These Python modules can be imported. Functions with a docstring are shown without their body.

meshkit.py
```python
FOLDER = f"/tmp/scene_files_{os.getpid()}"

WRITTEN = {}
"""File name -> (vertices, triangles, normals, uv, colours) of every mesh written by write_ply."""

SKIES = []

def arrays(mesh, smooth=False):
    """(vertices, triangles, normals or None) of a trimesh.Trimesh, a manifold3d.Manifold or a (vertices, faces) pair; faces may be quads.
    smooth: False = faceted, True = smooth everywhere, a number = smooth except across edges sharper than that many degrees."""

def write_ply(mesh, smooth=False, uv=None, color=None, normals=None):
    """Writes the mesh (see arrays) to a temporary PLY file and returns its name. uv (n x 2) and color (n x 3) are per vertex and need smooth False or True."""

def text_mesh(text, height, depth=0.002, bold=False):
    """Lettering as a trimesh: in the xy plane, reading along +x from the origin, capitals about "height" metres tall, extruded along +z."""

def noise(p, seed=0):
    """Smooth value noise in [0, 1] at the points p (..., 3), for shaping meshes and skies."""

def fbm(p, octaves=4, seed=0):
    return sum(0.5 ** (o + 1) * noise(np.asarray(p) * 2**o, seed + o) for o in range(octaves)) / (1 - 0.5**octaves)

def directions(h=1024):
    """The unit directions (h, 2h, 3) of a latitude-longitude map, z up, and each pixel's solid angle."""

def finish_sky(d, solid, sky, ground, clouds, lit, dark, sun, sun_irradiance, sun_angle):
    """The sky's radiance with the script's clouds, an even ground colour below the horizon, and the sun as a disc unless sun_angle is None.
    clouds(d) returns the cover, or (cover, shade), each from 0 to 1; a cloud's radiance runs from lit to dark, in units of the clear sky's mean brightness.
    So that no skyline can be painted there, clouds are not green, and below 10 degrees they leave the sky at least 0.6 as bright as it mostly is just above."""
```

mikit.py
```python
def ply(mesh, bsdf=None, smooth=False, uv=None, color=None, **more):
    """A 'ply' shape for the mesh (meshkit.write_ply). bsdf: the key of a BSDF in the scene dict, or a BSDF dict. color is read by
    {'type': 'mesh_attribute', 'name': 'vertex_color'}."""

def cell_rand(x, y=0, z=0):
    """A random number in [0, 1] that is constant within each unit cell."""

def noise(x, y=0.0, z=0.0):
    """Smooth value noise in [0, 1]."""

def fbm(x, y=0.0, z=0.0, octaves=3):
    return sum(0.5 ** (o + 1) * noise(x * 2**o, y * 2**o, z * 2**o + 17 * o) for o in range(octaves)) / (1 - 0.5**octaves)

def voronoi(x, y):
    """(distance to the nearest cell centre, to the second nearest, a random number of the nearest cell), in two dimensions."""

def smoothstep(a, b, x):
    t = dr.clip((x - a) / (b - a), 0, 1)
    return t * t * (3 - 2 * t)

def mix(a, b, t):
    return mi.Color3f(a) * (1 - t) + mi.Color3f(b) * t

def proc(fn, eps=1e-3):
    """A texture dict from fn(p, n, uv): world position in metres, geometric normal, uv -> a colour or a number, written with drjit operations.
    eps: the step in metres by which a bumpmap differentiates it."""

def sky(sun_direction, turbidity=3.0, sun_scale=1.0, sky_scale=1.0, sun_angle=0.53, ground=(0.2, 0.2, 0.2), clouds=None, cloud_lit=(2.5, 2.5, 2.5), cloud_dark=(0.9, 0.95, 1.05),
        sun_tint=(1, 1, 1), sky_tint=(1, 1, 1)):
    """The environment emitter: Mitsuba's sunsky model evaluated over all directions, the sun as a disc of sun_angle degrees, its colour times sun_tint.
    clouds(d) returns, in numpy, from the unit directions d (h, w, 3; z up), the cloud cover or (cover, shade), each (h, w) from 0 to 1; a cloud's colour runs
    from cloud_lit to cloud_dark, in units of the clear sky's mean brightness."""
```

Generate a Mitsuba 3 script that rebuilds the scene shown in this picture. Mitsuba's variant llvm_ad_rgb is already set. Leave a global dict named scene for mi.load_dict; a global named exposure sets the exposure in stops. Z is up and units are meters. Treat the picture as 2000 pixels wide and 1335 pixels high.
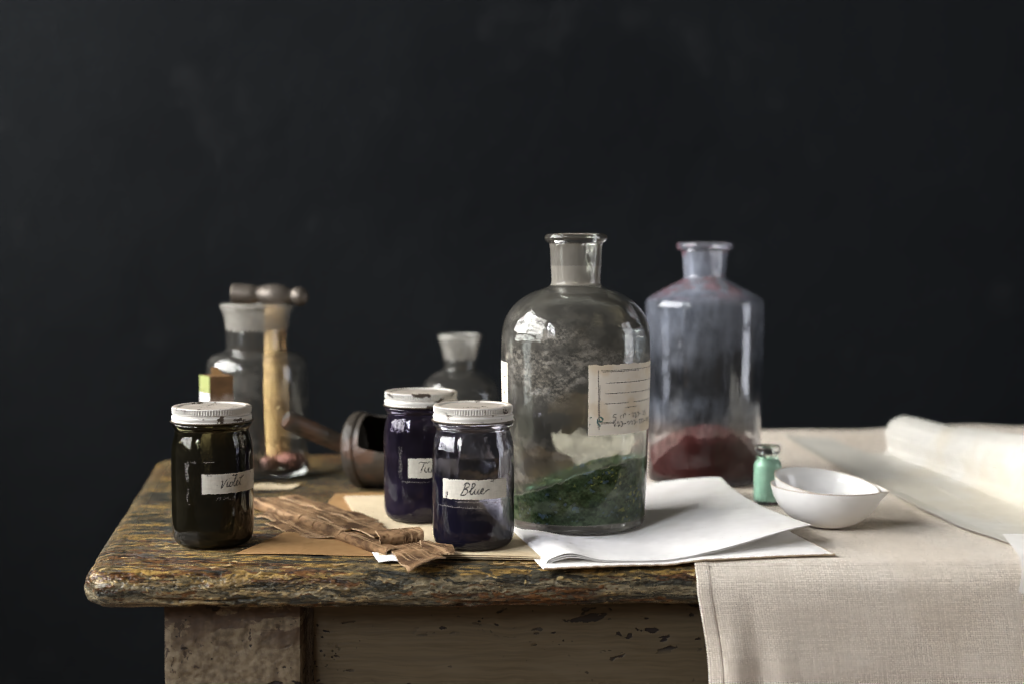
import math
import numpy as np
import drjit as dr
import mitsuba as mi
import mikit
import meshkit
import shapely
import trimesh
from scipy.interpolate import PchipInterpolator, CubicSpline

T = mi.ScalarTransform4f
scene, labels = {}, {}

# ------------------------------------------------------------------ camera, lights, exposure
CAM_H = 0.284                                  # lens height above the table top (z = 0)
PITCH = math.atan(167.5 / 2700)
scene['camera'] = {
    'type': 'thinlens', 'fov': 2 * math.degrees(math.atan(1000 / 2700)), 'fov_axis': 'x',
    'aperture_radius': 0.0085, 'focus_distance': 1.335, 'near_clip': 0.02, 'far_clip': 60.0,
    'to_world': T().look_at(origin=[0, 0, CAM_H], target=[0, math.cos(PITCH), CAM_H - math.sin(PITCH)], up=[0, 0, 1])}
exposure = 0.1
WINDOW_LIGHT = (14.2, 14.0, 13.6)
CORNER_LIGHT = (43.0, 44.5, 47.0)
SIDE_LIGHT = (4.2, 4.3, 4.6)
scene['room_glow'] = {'type': 'constant', 'radiance': {'type': 'rgb', 'value': [0.085, 0.074, 0.060]}}   # light bounced by the room

rng = np.random.default_rng(7)


# ------------------------------------------------------------------ helpers
def add(key, mesh, bsdf, smooth=35, label=None, cat=None, group=None, kind=None, **more):
    scene[key] = mikit.ply(mesh, bsdf, smooth=smooth, **more)
    tag(key, label, cat, group, kind)
    return key


def tag(key, label=None, cat=None, group=None, kind=None):
    d = {k: v for k, v in (('label', label), ('category', cat), ('group', group), ('kind', kind)) if v}
    if d:
        labels[key] = d


def merge(*ms):
    vs, fs, at = [], [], 0
    for v, f in ms:
        v, f = np.asarray(v, float), np.asarray(f, int)
        if f.shape[1] == 4:
            f = np.vstack([f[:, [0, 1, 2]], f[:, [0, 2, 3]]])
        vs.append(v)
        fs.append(f + at)
        at += len(v)
    return np.vstack(vs), np.vstack(fs)


def resample(pts, step):
    """A smooth (monotone between knots) curve through the profile points; a repeated point is a sharp corner."""
    pts = np.asarray(pts, float)
    out, part = [], [pts[0]]
    runs = []
    for p in pts[1:]:
        if np.allclose(p, part[-1]):
            runs.append(np.array(part))
            part = [p]
        else:
            part.append(p)
    runs.append(np.array(part))
    for i, r in enumerate(runs):
        if len(r) < 2:
            continue
        t = np.r_[0, np.cumsum(np.linalg.norm(np.diff(r, axis=0), axis=1))]
        n = max(len(r), int(t[-1] / step) + 2)
        s = np.unique(np.r_[np.linspace(0, t[-1], n), t])
        s = s[np.r_[True, np.diff(s) > step * 0.08]]
        q = np.stack([PchipInterpolator(t, r[:, k])(s) for k in range(r.shape[1])], 1)
        out.append(q if i == 0 else q[1:])
    return np.vstack(out)


def lathe(prof, c=(0, 0, 0), n=128, wobble=0.0, seed=0, closed=False, rmod=None):
    """Surface of revolution of (r, z) points; outward when z rises along the outside."""
    prof = np.asarray(prof, float)
    a = np.arange(n) * 2 * math.pi / n
    r, z = prof[:, 0][:, None], prof[:, 1][:, None]
    r = r + 0 * a[None]
    z = z + 0 * a[None]
    if wobble:
        q = np.stack([np.cos(a)[None] * 2.0 + 0 * z, np.sin(a)[None] * 2.0 + 0 * z, z * 28], -1)
        r = r + np.minimum(r / 0.02, 1) * wobble * ((meshkit.fbm(q + 9.7, 3, seed) - 0.5) * 2 + 0.35 * (meshkit.fbm(q * 3.1 + 2.3, 2, seed + 3) - 0.5))
    if rmod is not None:
        r = rmod(r, z, a[None] + 0 * z)
    v = np.stack([c[0] + r * np.cos(a), c[1] + r * np.sin(a), c[2] + z], -1).reshape(-1, 3)
    m = len(prof)
    i, j = np.meshgrid(np.arange(m if closed else m - 1), np.arange(n), indexing='ij')
    i2, j2 = (i + 1) % m, (j + 1) % n
    f = np.stack([i * n + j, i * n + j2, i2 * n + j2, i2 * n + j], -1).reshape(-1, 4)
    tri = np.vstack([f[:, [0, 1, 2]], f[:, [0, 2, 3]]])
    # drop degenerate triangles at the axis
    p = v[tri]
    area = np.linalg.norm(np.cross(p[:, 1] - p[:, 0], p[:, 2] - p[:, 0]), axis=1)
    return v, tri[area > 1e-14]


def grid_faces(m, n, flip=False):
    i, j = np.meshgrid(np.arange(m - 1), np.arange(n - 1), indexing='ij')
    f = np.stack([i * n + j, (i + 1) * n + j, (i + 1) * n + j + 1, i * n + j + 1], -1).reshape(-1, 4)
    return f[:, ::-1] if flip else f


def slab(P, th):
    """A thin sheet of thickness th from a grid of points (m, n, 3), closed all round; P is the upper face when the grid runs x then y."""
    P = np.asarray(P, float)
    m, n = P.shape[:2]
    du, dv = np.gradient(P, axis=0), np.gradient(P, axis=1)
    N = np.cross(du, dv)
    N /= np.linalg.norm(N, axis=-1, keepdims=True) + 1e-12
    A, B = P.reshape(-1, 3), (P - N * th).reshape(-1, 3)
    fa, fb = grid_faces(m, n), grid_faces(m, n, True)
    idx = np.arange(m * n).reshape(m, n)
    ring = np.r_[idx[:, 0], idx[-1, 1:], idx[-2::-1, -1], idx[0, -2:0:-1]]
    nx = np.roll(ring, -1)
    k = m * n
    # the rim has vertices of its own, so that it stays crisp
    C = np.vstack([A[ring], B[ring]])
    q = len(ring)
    r = np.arange(q)
    s = (r + 1) % q
    fr = np.stack([r, q + r, q + s, s], -1)
    return merge((A, fa), (B, fb), (C, fr))


def torn_piece(key, P, th):
    """A thin torn sheet whose broken edge is a part of its own."""
    v, f = slab(P, th * 1.45)
    m, n = np.asarray(P).shape[:2]
    k = len(f) - 2 * 2 * (m + n - 2)
    used = lambda g: (v[np.unique(g)], np.searchsorted(np.unique(g), g))
    scene[key] = mikit.ply(used(f[:k]), 'm_bark', smooth=40)
    ev, ef = used(f[k:])
    scene[key + '__torn_edge'] = mikit.ply((ev + (meshkit.fbm(ev * 900, 2, 3) - 0.5)[:, None] * 0.0004, ef), 'm_torn_edge', smooth=False)


def tube(path, rad, n=20, caps=True):
    path = np.asarray(path, float)
    rad = np.broadcast_to(np.asarray(rad, float), len(path))
    t = np.gradient(path, axis=0)
    t /= np.linalg.norm(t, axis=1, keepdims=True)
    ref = np.array([0, 0, 1.0]) if abs(t[0, 2]) < 0.9 else np.array([1.0, 0, 0])
    x = np.cross(t, ref)
    x /= np.linalg.norm(x, axis=1, keepdims=True)
    y = np.cross(t, x)
    a = np.arange(n) * 2 * math.pi / n
    v = path[:, None] + rad[:, None, None] * (np.cos(a)[None, :, None] * x[:, None] + np.sin(a)[None, :, None] * y[:, None])
    m = len(path)
    i, j = np.meshgrid(np.arange(m - 1), np.arange(n), indexing='ij')
    f = np.stack([i * n + j, (i + 1) * n + j, (i + 1) * n + (j + 1) % n, i * n + (j + 1) % n], -1).reshape(-1, 4)
    parts = [(v.reshape(-1, 3), f)]
    if caps:
        for e, fl in ((0, False), (m - 1, True)):
            cv = np.vstack([v[e], path[e]])
            k = np.arange(n)
            cf = np.stack([k, (k + 1) % n, k * 0 + n], 1)
            parts.append((cv, cf[:, ::-1] if fl else cf))
    return merge(*parts)


def facing(c):
    """Unit vectors at c: towards the front of the table set-up (the viewer) and to the viewer's right."""
    n = math.hypot(c[0], c[1])
    return np.array([-c[0] / n, -c[1] / n, 0]), np.array([c[1] / n, -c[0] / n, 0])


def on_side(c, rfun, th, z, off):
    """Points on a round body: angle th (radians, 0 = front, + = right), height z, off outside the surface."""
    f, r = facing(c)
    rad = rfun(z) + off
    return np.array(c) * [1, 1, 0] + (rad * np.cos(th))[..., None] * f + (rad * np.sin(th))[..., None] * r + np.stack([0 * z, 0 * z, z + c[2]], -1)


def side_patch(c, rfun, a0, a1, z0, z1, th=0.00025, ragged=(0, 0, 0, 0), seed=0, skew=0.0, n=(70, 26), off=0.00012):
    """A label stuck on a round body between two angles (degrees) and two heights; ragged = tear depth left, right, bottom, top (metres)."""
    u, v = np.meshgrid(np.linspace(0, 1, n[0]), np.linspace(0, 1, n[1]), indexing='ij')
    ns = lambda t, k: meshkit.fbm(np.stack([t * 22, t * 0 + k * 3.1, t * 0 + 0.5], -1), 3, seed + k) - 0.5
    R = rfun(np.array((z0 + z1) / 2))
    A0, A1 = math.radians(a0), math.radians(a1)
    left, right = A0 + ns(v[0], 1) * 2 * ragged[0] / R, A1 + ns(v[0], 2) * 2 * ragged[1] / R
    ang = left[None] * (1 - u) + right[None] * u
    low, top = z0 + ns(u[:, 0], 3) * 2 * ragged[2], z1 + ns(u[:, 0], 4) * 2 * ragged[3]
    z = low[:, None] * (1 - v) + top[:, None] * v + skew * (u - 0.5)
    return slab(on_side(c, rfun, ang, z, off + th), th)


def side_sheet(c, rfun, a0, a1, z0, z1):
    """A single translucent sheet stuck on a round body."""
    a, z = np.meshgrid(np.radians(np.linspace(a0, a1, 50)), np.linspace(z0, z1, 20), indexing='ij')
    z = z + 0.0008 * (meshkit.noise(np.stack([a * 20, z * 0, z * 0], -1), 3) - 0.5)
    return on_side(c, rfun, a, z, 0.0002).reshape(-1, 3), grid_faces(50, 20)


def strokes_on(c, rfun, a0, zmid, strokes, size, width, off, slant=0.0, rise=0.0):
    """Pen strokes (lists of points in letter units, x along the label) as thin ink ribbons on a round body, starting at angle a0."""
    R = float(rfun(np.array(zmid)))
    parts = []
    for k, s in enumerate(strokes):
        s = np.asarray(s, float)
        t = np.r_[0, np.cumsum(np.linalg.norm(np.diff(s, axis=0), axis=1))]
        if len(s) > 2:
            q = CubicSpline(t, s)(np.linspace(0, t[-1], max(8, 7 * len(s))))
        else:
            q = s[0] + (s[1] - s[0]) * np.linspace(0, 1, max(5, int(t[-1] * size / 0.0015)))[:, None]
        q = q * size
        d = np.gradient(q, axis=0)
        d /= np.linalg.norm(d, axis=1, keepdims=True) + 1e-9
        nrm = np.stack([-d[:, 1], d[:, 0]], 1)
        w = width * (0.75 + 0.5 * meshkit.noise(np.stack([np.arange(len(q)) * 0.21, 0 * q[:, 0] + k, 0 * q[:, 0]], -1), 3))[:, None]
        L, Rr = q + nrm * w / 2, q - nrm * w / 2
        pts = np.stack([Rr, L], 1)
        x = pts[..., 0] + slant * pts[..., 1]
        ang = math.radians(a0) + x / R
        z = zmid + pts[..., 1] + rise * x
        parts.append(slab(on_side(c, rfun, ang, z, off), 0.00004))
    return merge(*parts)


def rounded_box(lo, hi, r=0.003, n=3):
    lo, hi = np.array(lo, float), np.array(hi, float)
    b = trimesh.creation.box(extents=hi - lo)
    b = b.subdivide().subdivide().subdivide()
    v = b.vertices
    half = (hi - lo) / 2
    core = np.clip(v, -half + r, half - r)
    d = v - core
    L = np.linalg.norm(d, axis=1, keepdims=True)
    v = np.where(L > 1e-9, core + d / np.maximum(L, 1e-9) * np.minimum(L, r), v)
    return v + (lo + hi) / 2, np.array(b.faces)


# ------------------------------------------------------------------ materials
N, SS, MIX = mikit.noise, mikit.smoothstep, mikit.mix


def F(x, y=0.0, z=0.0, octaves=3):
    """Value noise summed over octaves that are turned against each other, so that no lattice shows."""
    x, y, z = mi.Float(x), mi.Float(y), mi.Float(z)
    out, a, tot = mi.Float(0), 0.5, 0.0
    for o in range(octaves):
        out += a * N(x, y, z)
        tot += a
        a *= 0.55
        x, y, z = 1.23 * x + 1.41 * y + 0.85 * z + 11.3, -1.64 * x + 1.19 * y + 0.41 * z + 5.7, -0.21 * x - 0.93 * y + 1.83 * z + 3.1
    return (out / tot - 0.5) * 1.15 + 0.5


def rgb(*c):
    return {'type': 'rgb', 'value': list(c)}


def principled(key, color, rough=0.6, spec=0.5, bump=None, bscale=1.0, eps=3e-4, **more):
    b = {'type': 'principled', 'base_color': mikit.proc(color) if callable(color) else rgb(*color),
         'roughness': mikit.proc(rough) if callable(rough) else rough, 'specular': spec, **more}
    if bump is not None:
        b = {'type': 'bumpmap', 'scale': bscale, 'arbitrary': mikit.proc(bump, eps=eps), 'bsdf': b}
    scene[key] = {'type': 'twosided', 'bsdf': b}
    return key


# --- wall: black distemper with faint rubbed chalky clouds
def wall_col(p, n, uv):
    a = F(p.x * 1.7 + 3, p.z * 1.9, 0.0, 4)
    b = F(p.x * 9.0 + p.z * 5 + a * 2, p.z * 9.0 - p.x * 7, 5.0, 4)
    c = MIX((0.0046, 0.0057, 0.0071), (0.0064, 0.0078, 0.0094), SS(0.3, 0.7, a))
    c = MIX(c, (0.0150, 0.0165, 0.0185), 0.35 * SS(0.64, 0.90, b))
    return c


principled('m_wall', wall_col, 0.75, 0.06, lambda p, n, uv: F(p.x * 14, p.z * 15, 1.0, 4), 0.004, eps=3e-3)


# --- floor: dark worn boards
principled('m_floor', lambda p, n, uv: MIX((0.17, 0.10, 0.052), (0.30, 0.19, 0.105), F(p.x * 14, p.y * 1.2, 0.0, 3)), 0.5)


# --- table top: many coats of flaking paint
def paint_masks(p):
    x, y, z = p.x, p.y, p.z
    front = SS(-0.003, -0.014, z)
    hf = F(x * 210, y * 300, z * 330, 3) - 0.5
    w = F(x * 60, y * 60, z * 60, 2) - 0.5
    big = F(x * 11 + 3, y * 17, z * 20, 2) - 0.5
    big2 = F(x * 9 + 31, y * 13 + 7, z * 24, 2) - 0.5
    rag = (0.30 + 0.20 * front) * hf
    xs, ys, zs = x * 24, y * 170 + w * 0.8, z * 170 + w * 1.2
    st = S4(xs * 1.3, ys * 1.2, zs * 1.2) + 0.6 * rag
    oc = S4(xs * 0.9 + 41, ys * 0.75 + 9, zs * 0.8) + rag
    br = S4(xs * 0.7 + 83, ys * 0.55, zs * 0.6 + 31) + rag
    bk = S4(xs * 1.1 + 17, ys * 1.0 + 3, zs * 0.9 + 61) + rag
    ochre = SS(0.53, 0.56, oc + 0.55 * big - 0.08 * front)
    brown = SS(0.585, 0.605, br + 0.50 * big2)
    black = SS(0.60, 0.62, bk - 0.45 * big2 + 0.055 * front)
    speck = SS(0.85, 0.88, N(x * 150 + w * 5, y * 170 + w * 4, z * 200 + w * 5)) * SS(0.02, 0.10, big)
    return st, ochre, brown, black, speck, front, hf


def S4(x, y, z):
    """Streaky noise: octaves that keep the grain's direction."""
    return (0.42 * N(x, y, z) + 0.27 * N(x * 2.13 + 7, y * 1.93 + 0.3 * x, z * 2.07 + 0.2 * x) + 0.19 * N(x * 4.31 - 0.6 * z, y * 3.83 + 0.7 * x, z * 4.1 + 5) + 0.12 * N(x * 9.1 + y * 0.7, y * 7.9 + 3, z * 8.3 + x)
            - 0.5) * 1.25 + 0.5


def table_col(p, n, uv):
    st, ochre, brown, black, speck, front, hf = paint_masks(p)
    fine = SS(0.25, 0.75, hf + 0.5)
    c = MIX((0.050, 0.033, 0.012), (0.165, 0.112, 0.042), SS(0.25, 0.75, st))
    g = MIX((0.070, 0.058, 0.034), (0.235, 0.200, 0.128), SS(0.25, 0.75, st))
    c = MIX(c, g, 0.22 + 0.62 * front)
    c = MIX(c, MIX((0.17, 0.095, 0.020), (0.30, 0.185, 0.050), fine), (0.80 - 0.45 * front) * ochre)
    c = MIX(c, MIX((0.026, 0.012, 0.005), (0.100, 0.044, 0.014), fine), brown)
    c = MIX(c, MIX((0.008, 0.009, 0.007), (0.026, 0.027, 0.020), fine), 0.94 * black)
    r = dr.abs(S4(p.x * 10 + 3, p.y * 130 + 5, p.z * 140) + 0.10 * hf - 0.5)
    c = MIX(c, (0.007, 0.006, 0.004), 0.92 * SS(0.018, 0.006, r))
    c = MIX(c, (0.36, 0.30, 0.19), 0.5 * front * SS(0.020, 0.028, r) * SS(0.050, 0.034, r) * fine)
    c = MIX(c, (0.42, 0.31, 0.14), speck)
    return c * (0.62 + 0.76 * fine)


def table_h(p, n, uv):
    st, ochre, brown, black, speck, front, w = paint_masks(p)
    return 0.35 * ochre - 0.6 * brown - 0.6 * black - 0.7 * SS(0.024, 0.0, dr.abs(S4(p.x * 10 + 3, p.y * 130 + 5, p.z * 140) + 0.10 * w - 0.5)) + 0.5 * speck + 1.0 * w + 0.4 * st


def table_rough(p, n, uv):
    return 0.17 + 0.24 * F(p.x * 60, p.y * 120, p.z * 120, 2) + 0.22 * SS(-0.32, -0.15, p.x)


principled('m_table', table_col, table_rough, 0.45, table_h, 0.0015, eps=2.0e-4)


# --- leg and apron: thin old distemper over wood with knocks and worm holes
def apron_masks(p):
    w = F(p.x * 30, p.y * 30, p.z * 30, 2) - 0.5
    grain = S4(p.x * 14, p.y * 20, p.z * 260 + w * 2)
    chip = SS(0.665, 0.70, F(p.x * 85 + w * 3, p.y * 80, p.z * 150 + w * 3, 3)) * SS(0.50, 0.62, F(p.x * 11 + 3, p.y * 5, p.z * 17, 2))
    holes = SS(0.84, 0.87, N(p.x * 230 + w * 4, p.y * 90, p.z * 260 + w * 4)) * SS(0.56, 0.66, F(p.x * 19 + 9, p.y, p.z * 25 + 4, 2))
    return w, grain, dr.maximum(chip, holes)


def apron_col(p, n, uv):
    w, grain, chip = apron_masks(p)
    c = MIX((0.060, 0.045, 0.025), (0.080, 0.061, 0.035), SS(0.2, 0.8, grain))
    c = MIX(c, (0.090, 0.072, 0.046), 0.4 * SS(0.56, 0.74, F(p.x * 15, p.y * 9, p.z * 40, 3)))
    return MIX(c, (0.010, 0.007, 0.006), chip)


def leg_col(p, n, uv):
    w, grain, chip = apron_masks(p)
    q = 0.6 * F(p.x * 150 + w * 2, p.y * 150, p.z * 30, 4) + 0.4 * F(p.x * 260, p.y * 260, p.z * 260, 3)
    c = MIX((0.072, 0.052, 0.031), (0.168, 0.132, 0.086), SS(0.28, 0.74, q))
    big = F(p.x * 13 + 7, p.y * 13, p.z * 10 + 2, 2)
    flake = SS(0.63, 0.66, S4(p.x * 170 + w * 3 + 9, p.y * 170, p.z * 80 + w * 3) + 0.7 * (big - 0.5))
    c = MIX(c, MIX((0.018, 0.012, 0.008), (0.060, 0.038, 0.024), q), flake)
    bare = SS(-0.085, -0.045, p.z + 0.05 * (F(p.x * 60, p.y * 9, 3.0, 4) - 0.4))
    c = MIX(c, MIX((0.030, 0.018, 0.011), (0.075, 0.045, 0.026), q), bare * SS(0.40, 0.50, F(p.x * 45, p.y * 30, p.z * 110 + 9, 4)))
    return MIX(c, (0.010, 0.007, 0.006), chip)


principled('m_apron', apron_col, 0.55, 0.4, lambda p, n, uv: -1.0 * apron_masks(p)[2] + 0.4 * F(p.x * 60, p.y * 60, p.z * 360, 2), 0.0009)
principled('m_leg', leg_col, 0.6, 0.4, lambda p, n, uv: -1.0 * apron_masks(p)[2] + 1.2 * F(p.x * 160, p.y * 160, p.z * 160, 3), 0.0011)


# --- woven linen: over-and-under threads in the cloth's own coordinates (uv in metres)
PU, PV = 0.00222, 0.00184


def weave(uv):
    u = uv.x / PU + 0.35 * (F(uv.x * 60, uv.y * 60, 1.0, 2) - 0.5)
    v = uv.y / PV + 0.35 * (F(uv.x * 60, uv.y * 60, 9.0, 2) - 0.5)
    iu, iv = dr.floor(u), dr.floor(v)
    fu, fv = u - iu - 0.5, v - iv - 0.5
    par = (iu + iv) - 2 * dr.floor((iu + iv) * 0.5)
    warp = dr.sqrt(dr.maximum(1 - 4.2 * fu * fu, 0.0)) * (0.55 + 0.45 * dr.cos(fv * math.pi))
    weft = dr.sqrt(dr.maximum(1 - 4.2 * fv * fv, 0.0)) * (0.55 + 0.45 * dr.cos(fu * math.pi))
    return dr.select(par > 0.5, dr.maximum(warp, weft * 0.45), dr.maximum(weft, warp * 0.45)), iu, iv, par


def linen_col(p, n, uv):
    h, iu, iv, par = weave(uv)
    t = dr.select(par > 0.5, mikit.cell_rand(iu, dr.floor(uv.y * 60), 3), mikit.cell_rand(dr.floor(uv.x * 60), iv, 5))
    c = MIX((0.61, 0.54, 0.455), (0.82, 0.745, 0.65), t)
    c = MIX((0.17, 0.135, 0.10), c, SS(0.10, 0.62, h))
    slub = SS(0.86, 0.90, N(uv.x * 700, uv.y * 420, 2.0))
    c = MIX(c, (0.70, 0.66, 0.60), 0.7 * slub)
    stain = SS(0.56, 0.70, F(uv.x * 9 + 2, uv.y * 9 + 5, 0.0, 3))
    return MIX(c, c * mi.Color3f(0.86, 0.76, 0.62), 0.12 * stain)


principled('m_linen', linen_col, 0.85, 0.15, lambda p, n, uv: weave(uv)[0], 0.0009, eps=2.0e-4, sheen=0.3)


# --- papers
def paper(key, lo, hi, stain, amount, rough=0.75, freq=18, bump=0.00018):
    def col(p, n, uv):
        c = MIX(lo, hi, F(p.x * 90, p.y * 90, p.z * 90, 3))
        c = MIX(c, stain, amount * SS(0.50, 0.75, F(p.x * freq + 3, p.y * freq, p.z * freq, 4)))
        fl = SS(0.90, 0.93, N(p.x * 420, p.y * 420, p.z * 420))
        return MIX(c, stain, 0.6 * fl * SS(0.5, 0.6, N(p.x * 40, p.y * 40, p.z * 40)))
    principled(key, col, rough, 0.25, lambda p, n, uv: F(p.x * 260, p.y * 260, p.z * 260, 3), bump)


paper('m_white_paper', (0.72, 0.705, 0.685), (0.79, 0.775, 0.755), (0.66, 0.60, 0.50), 0.22)
paper('m_paper_edge', (0.30, 0.22, 0.14), (0.46, 0.36, 0.25), (0.20, 0.13, 0.08), 0.5)
paper('m_cream', (0.58, 0.47, 0.31), (0.68, 0.575, 0.40), (0.45, 0.32, 0.17), 0.4)
paper('m_kraft', (0.30, 0.170, 0.070), (0.365, 0.215, 0.095), (0.24, 0.13, 0.052), 0.6)
paper('m_label', (0.58, 0.535, 0.455), (0.68, 0.635, 0.555), (0.50, 0.38, 0.22), 0.45, 0.8, 45)
paper('m_label_back', (0.50, 0.36, 0.24), (0.60, 0.45, 0.31), (0.40, 0.28, 0.17), 0.4, 0.85, 30)
paper('m_vellum', (0.56, 0.54, 0.485), (0.645, 0.625, 0.565), (0.52, 0.43, 0.27), 0.30, 0.5, 9)


def bark_col(p, n, uv):
    a = F(p.x * 45, p.y * 45, p.z * 90, 4)
    ribs = F((p.x * 0.56 - p.y * 0.83) * 20, (p.x * 0.83 + p.y * 0.56) * 420, p.z * 60, 3)
    c = MIX((0.066, 0.036, 0.018), (0.235, 0.140, 0.072), SS(0.30, 0.70, a))
    c = MIX(c, (0.36, 0.235, 0.135), 0.75 * SS(0.52, 0.64, ribs))
    return MIX(c, (0.085, 0.046, 0.022), 0.7 * SS(0.60, 0.70, F(p.x * 120, p.y * 120, p.z * 120, 4)))


principled('m_bark', bark_col, 0.85, 0.15, lambda p, n, uv: F(p.x * 170, p.y * 170, p.z * 170, 3) + 0.7 * F((p.x * 0.56 - p.y * 0.83) * 25, (p.x * 0.83 + p.y * 0.56) * 380, p.z * 200, 2), 0.0024)


# tape: white cloth tape gone grey
def tape_col(p, n, uv):
    k = 1 / 0.0011
    a, b = N(p.x * k * 1.0, p.z * k * 0.35, p.y * k), N(p.x * k * 0.3, p.z * k * 1.3, p.y * k * 0.3)
    c = MIX((0.44, 0.42, 0.365), (0.60, 0.575, 0.51), 0.5 * a + 0.5 * b)
    d = SS(0.70, 0.76, F(p.x * 260, p.z * 260, p.y * 260, 3)) * SS(0.45, 0.6, N(p.x * 60 + 8, p.z * 90, p.y * 60))
    return MIX(c, (0.06, 0.05, 0.05), d)


principled('m_tape', tape_col, 0.85, 0.15, lambda p, n, uv: N(p.x / 0.0009, p.z / 0.0004, p.y / 0.0009) + N(p.x / 0.0004, p.z / 0.0009, p.y / 0.0004), 0.00012, eps=1.5e-4)
principled('m_ink', (0.022, 0.020, 0.020), 0.5)
principled('m_ink_grey', (0.085, 0.075, 0.066), 0.6)
principled('m_ink_green', (0.022, 0.085, 0.080), 0.5)


# painted lids
def lid_col(p, n, uv):
    up = SS(0.6, 0.95, dr.abs(n.z))
    q = F(p.x * 110, p.y * 110, p.z * 110, 4)
    c = MIX((0.47, 0.46, 0.43), (0.60, 0.595, 0.565), q)
    c = MIX(c, MIX((0.26, 0.22, 0.175), (0.44, 0.385, 0.32), F(p.x * 60, p.y * 130, p.z * 60, 4)), 0.85 * up)
    chip = SS(0.605, 0.645, F(p.x * 150 + 4, p.y * 150, p.z * 150, 4)) * SS(0.42, 0.58, N(p.x * 55, p.y * 55, p.z * 120 + 3))
    return MIX(c, (0.055, 0.042, 0.032), chip)


principled('m_lid', lid_col, 0.33, 0.5, lambda p, n, uv: F(p.x * 200, p.y * 200, p.z * 200, 3), 0.00025)
principled('m_lid_rim', lambda p, n, uv: MIX((0.03, 0.024, 0.018), (0.12, 0.095, 0.065), F(p.x * 150, p.y * 150, p.z * 150, 3)), 0.35, metallic=0.6)

# glass
GLASS_T = {'clear': (0.985, 0.992, 0.982), 'green': (0.972, 0.985, 0.962), 'grey': (0.97, 0.975, 0.985), 'olive': (0.80, 0.77, 0.66), 'violet': (0.80, 0.78, 0.88), 'blue': (0.86, 0.86, 0.92)}
for k, c in GLASS_T.items():
    scene['m_glass_' + k] = {'type': 'dielectric', 'int_ior': 1.5, 'ext_ior': 1.0, 'specular_transmittance': rgb(*c)}


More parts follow.
